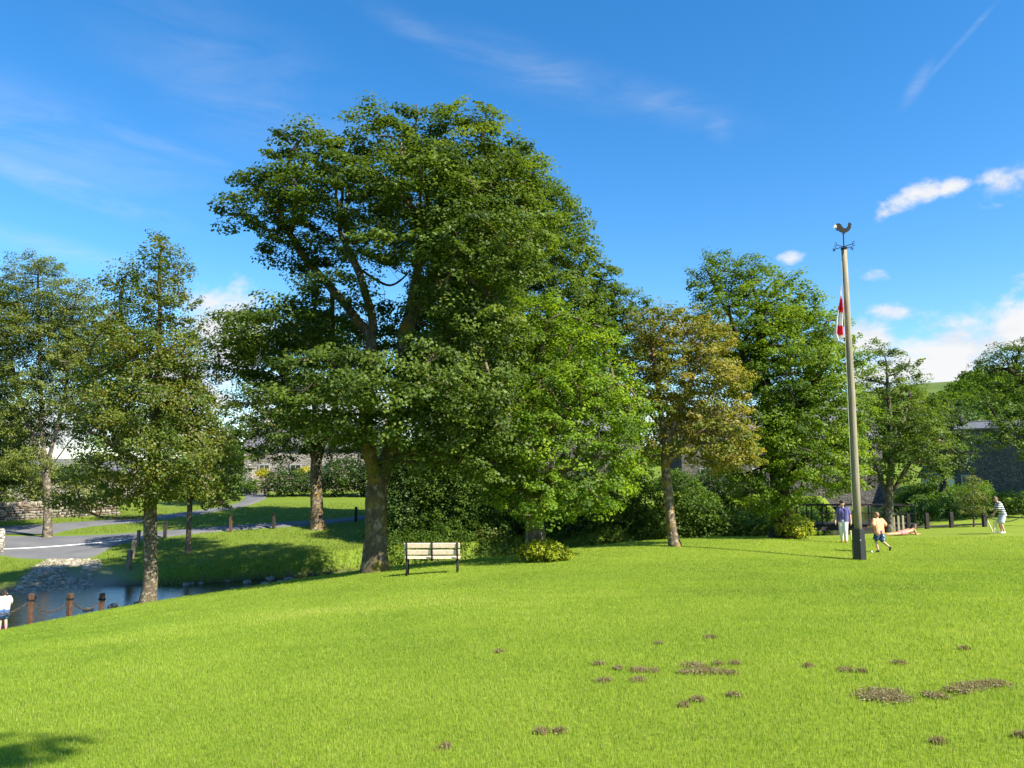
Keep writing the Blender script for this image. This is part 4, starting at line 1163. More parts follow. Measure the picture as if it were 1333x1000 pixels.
# short pale palings
G7 = 'pale short palings at the bridge end'
for k, px_ in enumerate((1164, 1170, 1176)):
    b = on_ground(px_, 40.2); bm = bmesh.new(); b_box(bm, (0, 0, 0.3), (0.11, 0.05, 0.9), None, 0.01)
    o = bm_obj('paling', bm, simple('pale_wood%d' % k, (0.30, 0.26, 0.17), 0.9, 0.2, 0.3, 14)); o.location = tuple(b); tag(o, 'short pale paling standing by the slim tree stem', 'paling', G7)

# ------------------------------------------------------------------ footbridge
A = P(1028, 683, 41.5); B = P(1192, 681, 41.5)
mid = (A + B) / 2; Lb = np.linalg.norm(B - A)
zb = max(A[2], B[2]); br = thing('footbridge', 'dark timber footbridge with thin black railings crossing the beck', 'footbridge', (mid[0], mid[1], zb), math.atan2(B[1] - A[1], B[0] - A[0]))
bm = bmesh.new()
k = -Lb / 2
while k < Lb / 2:
    b_box(bm, (k + 0.07, 0.6, -0.05), (0.128, 1.5, 0.045)); k += 0.14
bm_obj('deck', bm, TAR, br)
bm = bmesh.new()
for yy in (0.0, 1.2): b_box(bm, (0, yy, -0.225), (Lb, 0.16, 0.30))
bm_obj('beam', bm, TAR, br)
for yy in (-0.12, 1.32):
    bm = bmesh.new(); npst = 9
    for i in range(npst):
        x = -Lb / 2 + 0.05 + i * (Lb - 0.1) / (npst - 1); b_box(bm, (x, yy, 0.40), (0.045, 0.045, 1.0))
    b_box(bm, (0, yy, 0.925), (Lb, 0.06, 0.05)); b_box(bm, (0, yy + 0.001, 0.5), (Lb, 0.025, 0.03))
    bm_obj('railing', bm, IRON, br)
for s in (-1, 1):
    it = []
    for i in range(46): it.append((s * (Lb / 2 - 0.35) + random.uniform(-.45, .45), random.choice([-0.1, 0.2, 0.6, 1.0, 1.3]) , -0.5 - random.random() * 0.9, random.uniform(.12, .24), random.uniform(.12, .22), random.uniform(.06, .12), random.uniform(-.2, .2)))
    boxy_stones('abutment', DRY, it, 200 + s, br)

# ------------------------------------------------------------------ stones in the water
STONE = simple('river_stone', (0.20, 0.19, 0.165), 0.7, 0.4, 0.5, 7, 0, 0.5)
for px_, d_, r_ in [(243, 32.8, .16), (250, 33.0, .12), (262, 33.2, .1), (303, 31.6, .11), (322, 33.4, .18), (345, 33.0, .14), (352, 34.4, .2), (296, 33.9, .1), (150, 27.6, .16), (166, 27.0, .2), (118, 27.0, .14), (181, 28.2, .13), (43, 29.6, .17), (365, 33.6, .12), (376, 34.2, .22), (210, 33.9, .2)]:
    p = P(px_, 745, d_); bm = bmesh.new(); bmesh.ops.create_icosphere(bm, subdivisions=2, radius=r_)
    for v in bm.verts: v.co *= 1 + random.uniform(-.12, .12); v.co.z *= 0.55; v.co.x *= 1.25
    _, _, _, zw_ = beck_info([p[0]], [p[1]])
    o = bm_obj('river_stone', bm, STONE, None, True); o.location = (p[0], d_, float(zw_[0]) + r_ * 0.12); o.rotation_euler.z = random.uniform(0, 3)
    tag(o, 'small wet grey stone breaking the surface of the beck', 'stone', 'stones in the beck')

# ------------------------------------------------------------------ bench, seen from behind
bp = P(563, 741, 21.9); bb = on_ground(563, 21.9)
BW = 1.52
bench = thing('park_bench', 'slatted pale wooden bench with black iron frames, its back to the lawn', 'bench', bb, R(1.5))
PINE = simple('bleached_pine', (0.70, 0.55, 0.42), 0.75, 0.25, 0.16, 16, 0, 0.25)
sl_x = lambda x: gz(bb[0] + x, bb[1]) - bb[2]
bm = bmesh.new()
for zc, hh in ((0.785, 0.135), (0.60, 0.135)): b_box(bm, (0, -0.075 - (zc - 0.6) * 0.30, zc), (BW, 0.035, hh), Matrix.Rotation(R(-15), 3, 'X').inverted(), 0.006)
bm_obj('backrest', bm, PINE, bench)
bm = bmesh.new()
for yy in (0.02, 0.16, 0.30): b_box(bm, (0, yy, 0.435), (BW, 0.115, 0.04), None, 0.006)
bm_obj('seat', bm, PINE, bench)
for x in (-BW / 2 + 0.07, 0.0, BW / 2 - 0.07):
    g0 = sl_x(x)
    bm = bmesh.new()
    b_box(bm, (x, 0.16, 0.393), (0.05, 0.46, 0.045))
    b_tube(bm, [(x, -0.06, 0.36), (x, -0.115, 0.58), (x, -0.17, 0.87)], 0.026, 6)
    if x != 0:
        b_tube(bm, [(x, -0.04, 0.40), (x, -0.05, 0.2), (x, -0.07, g0 - 0.06)], 0.028, 6); b_tube(bm, [(x, 0.35, 0.40), (x, 0.36, 0.2), (x, 0.39, g0 - 0.06)], 0.028, 6)
    bm_obj('frame', bm, IRON, bench, True)

# ------------------------------------------------------------------ flagpole with its weathercock
fb_ = P(1119, 730, 24.5); fz = gz(fb_[0], 24.5)
pole_top = P(1101, 325, 24.5)[2] - fz
fp = thing('flagpole', 'tall weathered timber flagpole in a black base sleeve, weathercock on top', 'flagpole', (fb_[0], 24.5, fz))
POLEW = None
m, nt, out = new_mat('pole_timber'); pos = obj_pos(nt)
mp = N(nt, 'ShaderNodeMapping'); L(nt, pos, mp.inputs['Vector']); mp.inputs['Scale'].default_value = (14, 14, 0.8)
n1 = noise(nt, 2.0, 5, 0.6, mp.outputs[0]); n2 = noise(nt, 1.1, 4, 0.6, pos)
c = ramp(nt, [(0.3, (0.16, 0.135, 0.09)), (0.7, (0.31, 0.27, 0.19))], n1.outputs['Fac'])
c2 = mixc(nt, ramp(nt, [(0.5, (0, 0, 0)), (0.75, (0.6, 0.6, 0.6))], n2.outputs['Fac']).outputs['Color'], c.outputs['Color'], (0.20, 0.20, 0.13))
principled(nt, out, c2, 0.8, 0.2, bump(nt, n1.outputs['Fac'], 0.5, 0.01)); POLEW = m
bm = bmesh.new(); b_tube(bm, [(0, 0, 0.0), (0.0, 0, 2.5), (0.012, 0, 5.0), (0.005, 0, 7.5), (0, 0, pole_top)], [0.117, 0.112, 0.104, 0.094, 0.083], 16)
bm_obj('pole', bm, POLEW, fp, True)
bm = bmesh.new()
def prism(bm, r, z0, z1, n=8, rot=0.0):
    lo = [bm.verts.new((r * math.cos(rot + k * 2 * math.pi / n), r * math.sin(rot + k * 2 * math.pi / n), z0)) for k in range(n)]
    hi = [bm.verts.new((r * math.cos(rot + k * 2 * math.pi / n), r * math.sin(rot + k * 2 * math.pi / n), z1)) for k in range(n)]
    for k in range(n): bm.faces.new((lo[k], lo[(k + 1) % n], hi[(k + 1) % n], hi[k]))
    bm.faces.new(lo[::-1]); bm.faces.new(hi)
prism(bm, 0.205, -0.3, 0.58, 6, 0.35); prism(bm, 0.19, 0.58, 0.93, 6, 0.35)
TARP = simple('black_sleeve', (0.018, 0.018, 0.02), 0.45, 0.5, 0.2, 8)
cas = bm_obj('base_sleeve', bm, TARP, fp)
bm = bmesh.new(); b_ball(bm, (-0.03, -0.19, 0.6), 0.025, 8); bm_obj('bolt', bm, simple('steel', (0.5, 0.5, 0.5), 0.4, 0.5, 0.1, 9, 1.0), cas)
vane = None
bm = bmesh.new()
b_tube(bm, [(0, 0, pole_top - 0.05), (0, 0, pole_top + 0.52)], 0.018, 6); prism(bm, 0.10, pole_top + 0.0, pole_top + 0.05, 10)
za = pole_top + 0.10
dirs = [(math.cos(R(a)), math.sin(R(a))) for a in (28, 118, 208, 298)]
for dx, dy in dirs: b_tube(bm, [(0, 0, za), (dx * 0.34, dy * 0.34, za)], 0.012, 5)
vane = bm_obj('weathervane', bm, IRON, fp)
def letter(bm, segs, o, ux, h=0.13, w=0.09, t=0.018):
    for (x0, y0), (x1, y1) in segs:
        a = Vector(o) + Vector((ux[0] * (x0 - .5) * w, ux[1] * (x0 - .5) * w, (y0 - .5) * h)); b2 = Vector(o) + Vector((ux[0] * (x1 - .5) * w, ux[1] * (x1 - .5) * w, (y1 - .5) * h))
        b_tube(bm, [a, b2], t * 0.5, 4)
LET = {'N': [((0, 0), (0, 1)), ((0, 1), (1, 0)), ((1, 0), (1, 1))], 'E': [((0, 0), (0, 1)), ((0, 1), (1, 1)), ((0, .5), (.8, .5)), ((0, 0), (1, 0))],
       'S': [((1, 1), (0, 1)), ((0, 1), (0, .5)), ((0, .5), (1, .5)), ((1, .5), (1, 0)), ((1, 0), (0, 0))], 'W': [((0, 1), (.25, 0)), ((.25, 0), (.5, .7)), ((.5, .7), (.75, 0)), ((.75, 0), (1, 1))]}
for (dx, dy), ch in zip(dirs, 'NWSE'):
    bm = bmesh.new(); letter(bm, LET[ch], (dx * 0.38, dy * 0.38, za), (dx, dy)); bm_obj('compass_letter', bm, IRON, vane)
# the cockerel: flat cut-out plate with some thickness; head to the right, raised tail plume to the left
prof = [(-0.30, 0.16), (-0.27, 0.24), (-0.20, 0.29), (-0.12, 0.30), (-0.06, 0.26), (-0.02, 0.18), (0.04, 0.13), (0.10, 0.14), (0.15, 0.19), (0.17, 0.26), (0.185, 0.31), (0.20, 0.335), (0.215, 0.31), (0.235, 0.325), (0.245, 0.30),
        (0.262, 0.29), (0.30, 0.265), (0.262, 0.255), (0.258, 0.225), (0.262, 0.19), (0.245, 0.13), (0.20, 0.06), (0.13, 0.01), (0.06, -0.02), (0.03, -0.07), (-0.02, -0.07), (-0.02, -0.015), (-0.10, 0.01), (-0.15, 0.06), (-0.185, 0.045), (-0.22, 0.075), (-0.19, 0.10), (-0.25, 0.10), (-0.24, 0.14)]
bm = bmesh.new(); zc = pole_top + 0.57
fr = [bm.verts.new((x, -0.012, zc + z)) for x, z in prof]; bk_ = [bm.verts.new((x, 0.012, zc + z)) for x, z in prof]
bm.faces.new(fr); bm.faces.new(bk_[::-1])
for i in range(len(prof)): bm.faces.new((fr[i], bk_[i], bk_[(i + 1) % len(prof)], fr[(i + 1) % len(prof)]))
bm_obj('cockerel', bm, IRON, vane)
SHEET = simple('tarnished_sheet_metal', (0.42, 0.40, 0.36), 0.6, 0.3, 0.4, 9)
tp = [(-0.315, 0.14), (-0.30, 0.21), (-0.25, 0.255), (-0.21, 0.235), (-0.20, 0.18), (-0.225, 0.13), (-0.26, 0.15), (-0.285, 0.12)]
bm = bmesh.new()
fr = [bm.verts.new((x, -0.022, zc + z)) for x, z in tp]; bk_ = [bm.verts.new((x, -0.014, zc + z)) for x, z in tp]
bm.faces.new(fr); bm.faces.new(bk_[::-1])
for i in range(len(tp)): bm.faces.new((fr[i], bk_[i], bk_[(i + 1) % len(tp)], fr[(i + 1) % len(tp)]))
bm_obj('tail_plate', bm, SHEET, vane)
# halyard
bm = bmesh.new(); b_tube(bm, [(-0.10, -0.03, pole_top - 0.4), (-0.13, -0.03, pole_top / 2), (-0.15, -0.03, 1.5)], 0.006, 4); bm_obj('halyard', bm, simple('rope', (0.5, 0.48, 0.42), 0.9, 0.1), fp)

# limp flag: white cloth with a red cross, hanging in folds down the pole
ft, fbm = P(1099, 372, 24.5), P(1095, 441, 24.5)
rows, cols = 40, 22
V, T = [], []
for i in range(rows):
    f = i / (rows - 1)
    z = ft[2] + (fbm[2] - ft[2]) * f
    wd_ = 0.05 + 0.36 * f ** 1.1 - (0.10 * max(0, f - 0.9) / 0.1)
    for j in range(cols):
        s = j / (cols - 1)
        x = fb_[0] - 0.118 - wd_ * s
        y = 24.5 - 0.02 + (0.03 + 0.07 * f) * math.sin(s * 11 + f * 2.2) + 0.03 * math.sin(f * 9 + s * 3)
        zz_ = z - 0.10 * f * s + 0.05 * (1 - s) * f
        V.append((x, y, zz_))
        u_, v_ = s, f + 0.12 * s      # where this bit of cloth lies on the cross
        T.append(1.0 if (0.30 < v_ < 0.56) or (0.80 < v_ < 0.98 and s < 0.85) else 0.0)
ii = np.arange(rows * cols).reshape(rows, cols)
q = np.stack([ii[:-1, :-1], ii[:-1, 1:], ii[1:, 1:], ii[1:, :-1]], -1).reshape(-1)
me = raw_mesh('flag', np.array(V) - np.array([fb_[0], 24.5, fz]), q, np.full((rows - 1) * (cols - 1), 4), True); add_attr(me, 'tint', T)
m, nt, out = new_mat('flag_cloth'); a = N(nt, 'ShaderNodeAttribute', attribute_name='tint')
c = ramp(nt, [(0.45, (0.78, 0.77, 0.76)), (0.55, (0.62, 0.03, 0.05))], a.outputs['Fac'])
p_ = principled(nt, None, c.outputs['Color'], 0.8, 0.2); tr_ = nt.nodes.new('ShaderNodeBsdfTranslucent'); L(nt, c.outputs['Color'], tr_.inputs['Color'])
mx = nt.nodes.new('ShaderNodeMixShader'); mx.inputs[0].default_value = 0.3; L(nt, p_.outputs[0], mx.inputs[1]); L(nt, tr_.outputs[0], mx.inputs[2]); L(nt, mx.outputs[0], out.inputs['Surface'])
o = mesh_obj('flag', me, m); o.location = (fb_[0], 24.5, fz); tag(o, 'limp white flag with red cross hanging down the side of the flagpole', 'flag')

# ------------------------------------------------------------------ people
def cap(bm, a, b, ra, rb, sides=10):
    """closed tapered limb with rounded ends"""
    a, b = Vector(a), Vector(b); t = (b - a)
    if t.length < 1e-5: b_ball(bm, a, ra, 10); return
    t.normalize()
    pts, rr = [], []
    for k in range(4): s = math.sin(k * math.pi / 8 + 0.05); pts.append(a - t * ra * math.cos(k * math.pi / 8 + 0.05)); rr.append(ra * s)
    pts.append(a); rr.append(ra); pts.append(b); rr.append(rb)
    for k in range(3, -1, -1): s = math.sin(k * math.pi / 8 + 0.05); pts.append(b + t * rb * math.cos(k * math.pi / 8 + 0.05)); rr.append(rb * s)
    b_tube(bm, pts, rr, sides)

def fuse(name, bm, mat, parent, voxel, smooth_it=2):
    """melt the overlapping limbs into one continuous skin"""
    me = bpy.data.meshes.new(name + '_raw'); bm.to_mesh(me); bm.free()
    o = bpy.data.objects.new(name, me); COL.objects.link(o)
    rm = o.modifiers.new('r', 'REMESH'); rm.mode = 'VOXEL'; rm.voxel_size = voxel; rm.use_smooth_shade = True
    sm = o.modifiers.new('s', 'SMOOTH'); sm.iterations = smooth_it; sm.factor = 0.5
    dg = bpy.context.evaluated_depsgraph_get()
    res = bpy.data.meshes.new_from_object(o.evaluated_get(dg)); res.name = name
    bpy.data.objects.remove(o); bpy.data.meshes.remove(me)
    return mesh_obj(name, res, mat, parent)

SKIN = simple('skin', (0.52, 0.31, 0.21), 0.55, 0.35, 0.08, 20)
SKIN_TAN = simple('tanned_skin', (0.45, 0.24, 0.14), 0.5, 0.4, 0.08, 20)  # the sunbather's own tanned skin colour
HAIR_B = simple('brown_hair', (0.09, 0.05, 0.025), 0.6, 0.4, 0.4, 60)
HAIR_D = simple('dark_hair', (0.03, 0.02, 0.015), 0.6, 0.4, 0.4, 60)
HAIR_F = simple('fair_hair', (0.22, 0.13, 0.06), 0.6, 0.4, 0.35, 60)
EYEM = simple('eye_dark', (0.03, 0.025, 0.02), 0.2, 0.5, 0.1)
LIPM = simple('lips', (0.40, 0.16, 0.13), 0.5, 0.4, 0.1)

def hand(bm, wr, d, side, n, h):
    """palm, four unequal bent fingers and a thumb leaving the side; d = pointing direction, side = towards the thumb, n = palm normal"""
    wr, d, side, n = Vector(wr), Vector(d).normalized(), Vector(side).normalized(), Vector(n).normalized()
    pl = 0.052 * h
    for k in (-1, 0, 1): cap(bm, wr + side * k * 0.013 * h, wr + d * pl + side * k * 0.016 * h, 0.013 * h, 0.012 * h, 8)
    for k, ln in zip((1.5, .5, -.5, -1.5), (0.042, 0.047, 0.043, 0.034)):
        a = wr + d * pl + side * k * 0.0125 * h
        b2 = a + (d * 0.95 + n * 0.25).normalized() * ln * 0.5 * h; c2 = b2 + (d * 0.7 + n * 0.7).normalized() * ln * 0.5 * h
        cap(bm, a, b2, 0.0060 * h, 0.0056 * h, 6); cap(bm, b2, c2, 0.0056 * h, 0.0048 * h, 6)
    a = wr + d * 0.018 * h + side * 0.018 * h
    b2 = a + (d * 0.7 + side * 0.7 + n * 0.15).normalized() * 0.028 * h; c2 = b2 + (d * 0.95 + side * 0.15 + n * 0.3).normalized() * 0.024 * h
    cap(bm, a, b2, 0.0078 * h, 0.0066 * h, 6); cap(bm, b2, c2, 0.0064 * h, 0.0054 * h, 6)

BASE = dict(pelvis=(0, 0, .52), chest=(0, 0, .71), neck=(0, .005, .825), head=(0, .02, .925),
            hipL=(-.052, 0, .50), hipR=(.052, 0, .50), kneeL=(-.058, .01, .285), kneeR=(.058, .01, .285), ankL=(-.06, -.01, .045), ankR=(.06, -.01, .045), toeL=(-.068, .075, .018), toeR=(.068, .075, .018),
            shL=(-.105, 0, .80), shR=(.105, 0, .80), elL=(-.135, -.01, .63), elR=(.135, -.01, .63), wrL=(-.14, .03, .485), wrR=(.14, .03, .485))
def person(label, loc, h, yaw, pose, skin, hair, hair_style, garments, face=(0, 1, 0), build=1.0, fine=0.0065, group=None):
    """local frame: x to the person's right, y forwards, z up, in units of the body height"""
    J = dict(BASE); J.update(pose)
    S = {k: Vector(v) * h for k, v in J.items()}
    root = thing('person', label, 'person', loc, yaw, group)
    bw = build * h
    up = (S['head'] - S['neck']).normalized(); fw = Vector(face); fw = (fw - up * fw.dot(up)).normalized(); rt = fw.cross(up).normalized()
    bm = bmesh.new()
    for sd in ('L', 'R'):
        s = -1 if sd == 'L' else 1
        cap(bm, S['hip' + sd], S['sh' + sd] * 0.62 + S['chest'] * 0.38, .058 * bw, .058 * bw)
        cap(bm, S['chest'] + (S['sh' + sd] - S['chest']) * 0.35, S['sh' + sd], .055 * bw, .036 * bw)
        cap(bm, S['hip' + sd], S['knee' + sd], .054 * bw, .034 * bw); cap(bm, S['knee' + sd], S['knee' + sd] * .6 + S['ank' + sd] * .4, .032 * bw, .033 * bw); cap(bm, S['knee' + sd] * .6 + S['ank' + sd] * .4, S['ank' + sd], .033 * bw, .020 * bw)
        heel = S['ank' + sd] + (S['ank' + sd] - S['knee' + sd]).normalized() * .022 * h
        cap(bm, heel, S['toe' + sd], .019 * h, .014 * h); cap(bm, S['ank' + sd], heel, .02 * h, .02 * h)
        cap(bm, S['sh' + sd], S['el' + sd], .033 * bw, .024 * bw); cap(bm, S['el' + sd], S['wr' + sd], .025 * bw, .016 * bw)
        dr = (S['wr' + sd] - S['el' + sd]).normalized()
        sdv = Vector((0, 1, 0.2)) - dr * Vector((0, 1, 0.2)).dot(dr)
        if sdv.length < 0.2: sdv = Vector((-s, 0, 0.3))
        sdv.normalize(); nn_ = Vector((-s, 0, 0)); nn_ = (nn_ - dr * nn_.dot(dr)); nn_ = nn_.normalized() if nn_.length > .1 else dr.orthogonal().normalized()
        hand(bm, S['wr' + sd], dr, sdv, nn_, h)
    cap(bm, S['pelvis'], S['chest'], .060 * bw, .066 * bw); cap(bm, S['chest'], S['neck'], .06 * bw, .034 * bw)
    cap(bm, S['neck'], S['head'] - up * .03 * h, .031 * h, .032 * h)
    hd = S['head']
    cap(bm, hd + up * .018 * h - fw * .006 * h, hd - up * .012 * h + fw * .006 * h, .053 * h, .047 * h, 14); cap(bm, hd - up * .02 * h + fw * .012 * h, hd - up * .045 * h + fw * .022 * h, .040 * h, .024 * h, 12)
    cap(bm, hd + fw * .052 * h + up * .004 * h, hd + fw * .066 * h - up * .014 * h, .006 * h, .010 * h, 8)
    cap(bm, hd + fw * .046 * h + up * .012 * h - rt * .02 * h, hd + fw * .046 * h + up * .012 * h + rt * .02 * h, .009 * h, .009 * h, 8)
    for s in (-1, 1): cap(bm, hd + rt * s * .050 * h + up * .008 * h, hd + rt * s * .052 * h - up * .014 * h, .012 * h, .008 * h, 8)
    body = fuse('body', bm, skin, root, fine)
    for s in (-1, 1):
        bm = bmesh.new(); b_ball(bm, hd + fw * .0505 * h + rt * s * .019 * h - up * .001 * h, .0075 * h, 8); bm_obj('eye', bm, EYEM, root, True)
    bm = bmesh.new(); cap(bm, hd + fw * .050 * h - up * .034 * h - rt * .013 * h, hd + fw * .050 * h - up * .034 * h + rt * .013 * h, .005 * h, .005 * h, 6); bm_obj('mouth', bm, LIPM, root, True)
    bm = bmesh.new()
    cap(bm, hd + up * .030 * h - fw * .010 * h, hd - up * .002 * h - fw * .020 * h, .052 * h, .052 * h, 14); cap(bm, hd + up * .045 * h + fw * .012 * h - rt * .02 * h, hd + up * .045 * h + fw * .012 * h + rt * .02 * h, .036 * h, .036 * h, 10)
    if hair_style == 'long':
        for k in (-1, 0, 1): cap(bm, hd - fw * .030 * h + rt * k * .028 * h, hd - fw * .045 * h + rt * k * .03 * h - up * .10 * h, .036 * h, .022 * h, 10)
    elif hair_style == 'tail':
        cap(bm, hd - fw * .055 * h + up * .03 * h, hd - fw * .085 * h - up * .05 * h, .022 * h, .012 * h, 8)
    fuse('hair', bm, hair, root, 0.009)
    for g in garments:
        bm = bmesh.new(); k = g['type']; e = .011 * h + g.get('loose', 0) * h
        if k in ('shirt', 'vest'):
            for sd in ('L', 'R'):
                hp = S['hip' + sd] + (S['chest'] - S['pelvis']).normalized() * g.get('hem', .0) * h
                cap(bm, hp, S['sh' + sd] * 0.62 + S['chest'] * 0.38, .060 * bw + e, .058 * bw + e)
                cap(bm, S['chest'] + (S['sh' + sd] - S['chest']) * 0.35, S['sh' + sd], .055 * bw + e, .036 * bw + e)
                f = g.get('sleeve', .55)
                if f > 0: cap(bm, S['sh' + sd], S['sh' + sd].lerp(S['el' + sd], min(f, 1)), .036 * bw + e, .030 * bw + e * 1.5)
                if f > 1: cap(bm, S['el' + sd], S['el' + sd].lerp(S['wr' + sd], f - 1), .027 * bw + e, .020 * bw + e)
            cap(bm, S['pelvis'] + (S['chest'] - S['pelvis']) * .2, S['chest'], .060 * bw + e, .066 * bw + e); cap(bm, S['chest'], S['chest'].lerp(S['neck'], .72), .06 * bw + e, .040 * bw + e)
        elif k in ('shorts', 'trousers', 'skirt'):
            for sd in ('L', 'R'):
                cap(bm, S['hip' + sd] + (S['chest'] - S['pelvis']).normalized() * .035 * h, S['hip' + sd], .060 * bw + e * .6, .060 * bw + e)
                if k == 'trousers':
                    cap(bm, S['hip' + sd], S['knee' + sd], .056 * bw + e, .038 * bw + e); cap(bm, S['knee' + sd], S['knee' + sd].lerp(S['ank' + sd], .94), .037 * bw + e, .027 * bw + e)
                else:
                    cap(bm, S['hip' + sd], S['hip' + sd].lerp(S['knee' + sd], g.get('len', .75)), .057 * bw + e, .046 * bw + e * 1.5)
            cap(bm, S['pelvis'] - Vector((0, 0, .0)), S['pelvis'] + (S['chest'] - S['pelvis']) * .12, .062 * bw + e, .062 * bw + e * .6)
        elif k == 'shoes':
            for sd in ('L', 'R'):
                b3 = bmesh.new(); heel = S['ank' + sd] + (S['ank' + sd] - S['knee' + sd]).normalized() * .02 * h
                cap(b3, heel, S['toe' + sd], .026 * h, .020 * h); cap(b3, S['ank' + sd], heel, .025 * h, .026 * h)
                if g.get('high'): cap(b3, S['ank' + sd], S['ank' + sd].lerp(S['knee' + sd], .4), .026 * h, .036 * h)
                fuse('shoe', b3, g['mat'], root, 0.010)
            bm.free(); continue
        fuse(k, bm, g['mat'], root, 0.011)
    return root

def cloth(name, col, var=0.15, scale=18): return simple(name, col, 0.9, 0.15, var, scale, 0, 0.25)
m, nt, out = new_mat('striped_cloth'); pos = obj_pos(nt)
wv = N(nt, 'ShaderNodeTexWave', wave_type='BANDS', bands_direction='Z'); wv.inputs['Scale'].default_value = 3.6; wv.inputs['Distortion'].default_value = 0.4; L(nt, pos, wv.inputs['Vector'])
c = ramp(nt, [(0.47, (0.03, 0.032, 0.06)), (0.53, (0.75, 0.74, 0.72))], wv.outputs['Fac']); principled(nt, out, c.outputs['Color'], 0.9, 0.15); STRIPE = m
m, nt, out = new_mat('patterned_swim_cloth'); pos = obj_pos(nt)
vv = N(nt, 'ShaderNodeTexVoronoi'); vv.inputs['Scale'].default_value = 14; L(nt, pos, vv.inputs['Vector'])
c = ramp(nt, [(0.25, (0.40, 0.45, 0.55)), (0.4, (0.035, 0.07, 0.17))], vv.outputs['Distance']); principled(nt, out, c.outputs['Color'], 0.9, 0.15); PATT = m
WHITE_C = cloth('white_cotton', (0.72, 0.70, 0.66), 0.08)

def foot(px, py, d):
    p = P(px, py, d); return np.array([p[0], d, gz(p[0], d)])

# woman strolling across the grass towards the pole
person('woman in violet-blue tee and white trousers strolling on the grass behind the flagpole', foot(1099, 705, 30.4), 1.60, R(150),
       dict(kneeL=(-.05, .055, .285), ankL=(-.055, .06, .05), toeL=(-.06, .14, .03), kneeR=(.052, .02, .285), ankR=(.05, -.07, .055), toeR=(.055, .01, .018), elL=(-.155, -.03, .64), wrL=(-.17, .0, .50), elR=(.155, .0, .64), wrR=(.165, .06, .50), head=(.005, .03, .92)),
       SKIN, HAIR_D, 'long', [dict(type='shirt', mat=cloth('violet_cotton', (0.12, 0.105, 0.27)), sleeve=.6), dict(type='trousers', mat=WHITE_C), dict(type='shoes', mat=cloth('tan_leather', (0.30, 0.14, 0.07)))], face=(.35, 1, -.1))
# boy running after the ball, back to the viewer
person('boy in peach tee and patterned blue shorts running away across the grass', foot(1146, 719, 26.5), 1.34, R(12),
       dict(pelvis=(0, 0, .51), chest=(.005, .035, .70), neck=(.01, .055, .815), head=(.01, .08, .91), shL=(-.10, .04, .79), shR=(.115, .04, .79), kneeL=(-.05, .09, .30), ankL=(-.03, .03, .05), toeL=(-.03, .11, .02), kneeR=(.08, .01, .275), ankR=(.15, -.16, .14), toeR=(.17, -.13, .065),
            elL=(-.165, .0, .655), wrL=(-.17, .14, .63), elR=(.18, -.02, .66), wrR=(.15, .12, .62)),
       SKIN, HAIR_F, 'short', [dict(type='shirt', mat=cloth('peach_cotton', (0.80, 0.34, 0.19)), sleeve=.75, loose=.006, hem=-.01), dict(type='shorts', mat=PATT, len=.8, loose=.006), dict(type='shoes', mat=cloth('dark_trainers', (0.04, 0.04, 0.05)))], build=.98)
# batting boy, side on, looking down at the stumps
person('boy in navy-and-white hooped shirt and pale shorts batting beside white stumps', foot(1306, 694, 32.0), 1.52, R(75),
       dict(pelvis=(0, -.02, .51), chest=(.0, .05, .70), neck=(0, .085, .81), head=(0, .13, .895), shL=(-.105, .07, .785), shR=(.10, .06, .785), hipL=(-.055, -.02, .49), hipR=(.055, -.02, .49), kneeL=(-.08, .06, .275), kneeR=(.085, .05, .275), ankL=(-.10, .0, .045), ankR=(.10, .0, .045), toeL=(-.115, .08, .018), toeR=(.115, .08, .018),
            elL=(-.13, .13, .64), wrL=(-.04, .20, .52), elR=(.12, .12, .63), wrR=(.01, .19, .50)),
       SKIN, HAIR_B, 'short', [dict(type='shirt', mat=STRIPE, sleeve=.8, loose=.005, hem=-.01), dict(type='shorts', mat=cloth('pale_grey_cotton', (0.50, 0.52, 0.55)), len=.82, loose=.006), dict(type='shoes', mat=WHITE_C)], face=(-.1, .9, -.45))
# sunbather propped on elbows
sb = foot(1176, 693, 34.0)
person('sunbather lying prone on elbows on the grass, dark hair, pink swimwear', sb + np.array([0, 0, 0.0]), 1.55, R(-80),
       dict(pelvis=(0, .02, .075), chest=(0, .20, .11), neck=(0, .295, .185), head=(0, .345, .245), hipL=(-.052, .0, .07), hipR=(.052, .0, .07), kneeL=(-.06, -.22, .045), kneeR=(.06, -.22, .045), ankL=(-.06, -.44, .035), ankR=(.06, -.44, .035), toeL=(-.06, -.51, .02), toeR=(.06, -.51, .02),
            shL=(-.105, .26, .15), shR=(.105, .26, .15), elL=(-.12, .31, .03), elR=(.12, .31, .03), wrL=(-.06, .43, .03), wrR=(.06, .43, .03)),
       SKIN_TAN, HAIR_D, 'long', [dict(type='shorts', mat=cloth('pink_swimwear', (0.62, 0.24, 0.22)), len=.4)], face=(0, 1, .1))
# child paddling at the water's edge
person('small child in white top and blue shorts paddling by the lawn edge', foot(3, 818, 21.75), 1.08, R(35),
       dict(head=(0, .035, .905), elL=(-.15, .06, .68), wrL=(-.10, .17, .66), elR=(.16, .05, .66), wrR=(.17, .17, .62), kneeL=(-.055, .03, .285), ankR=(.075, -.03, .05), toeR=(.08, .055, .018)),
       SKIN, HAIR_D, 'tail', [dict(type='shirt', mat=WHITE_C, sleeve=.6, loose=.004), dict(type='shorts', mat=cloth('blue_denim', (0.07, 0.13, 0.27)), len=.7, loose=.01), dict(type='shoes', mat=cloth('pink_boots', (0.62, 0.25, 0.30)), high=True)], build=1.12)

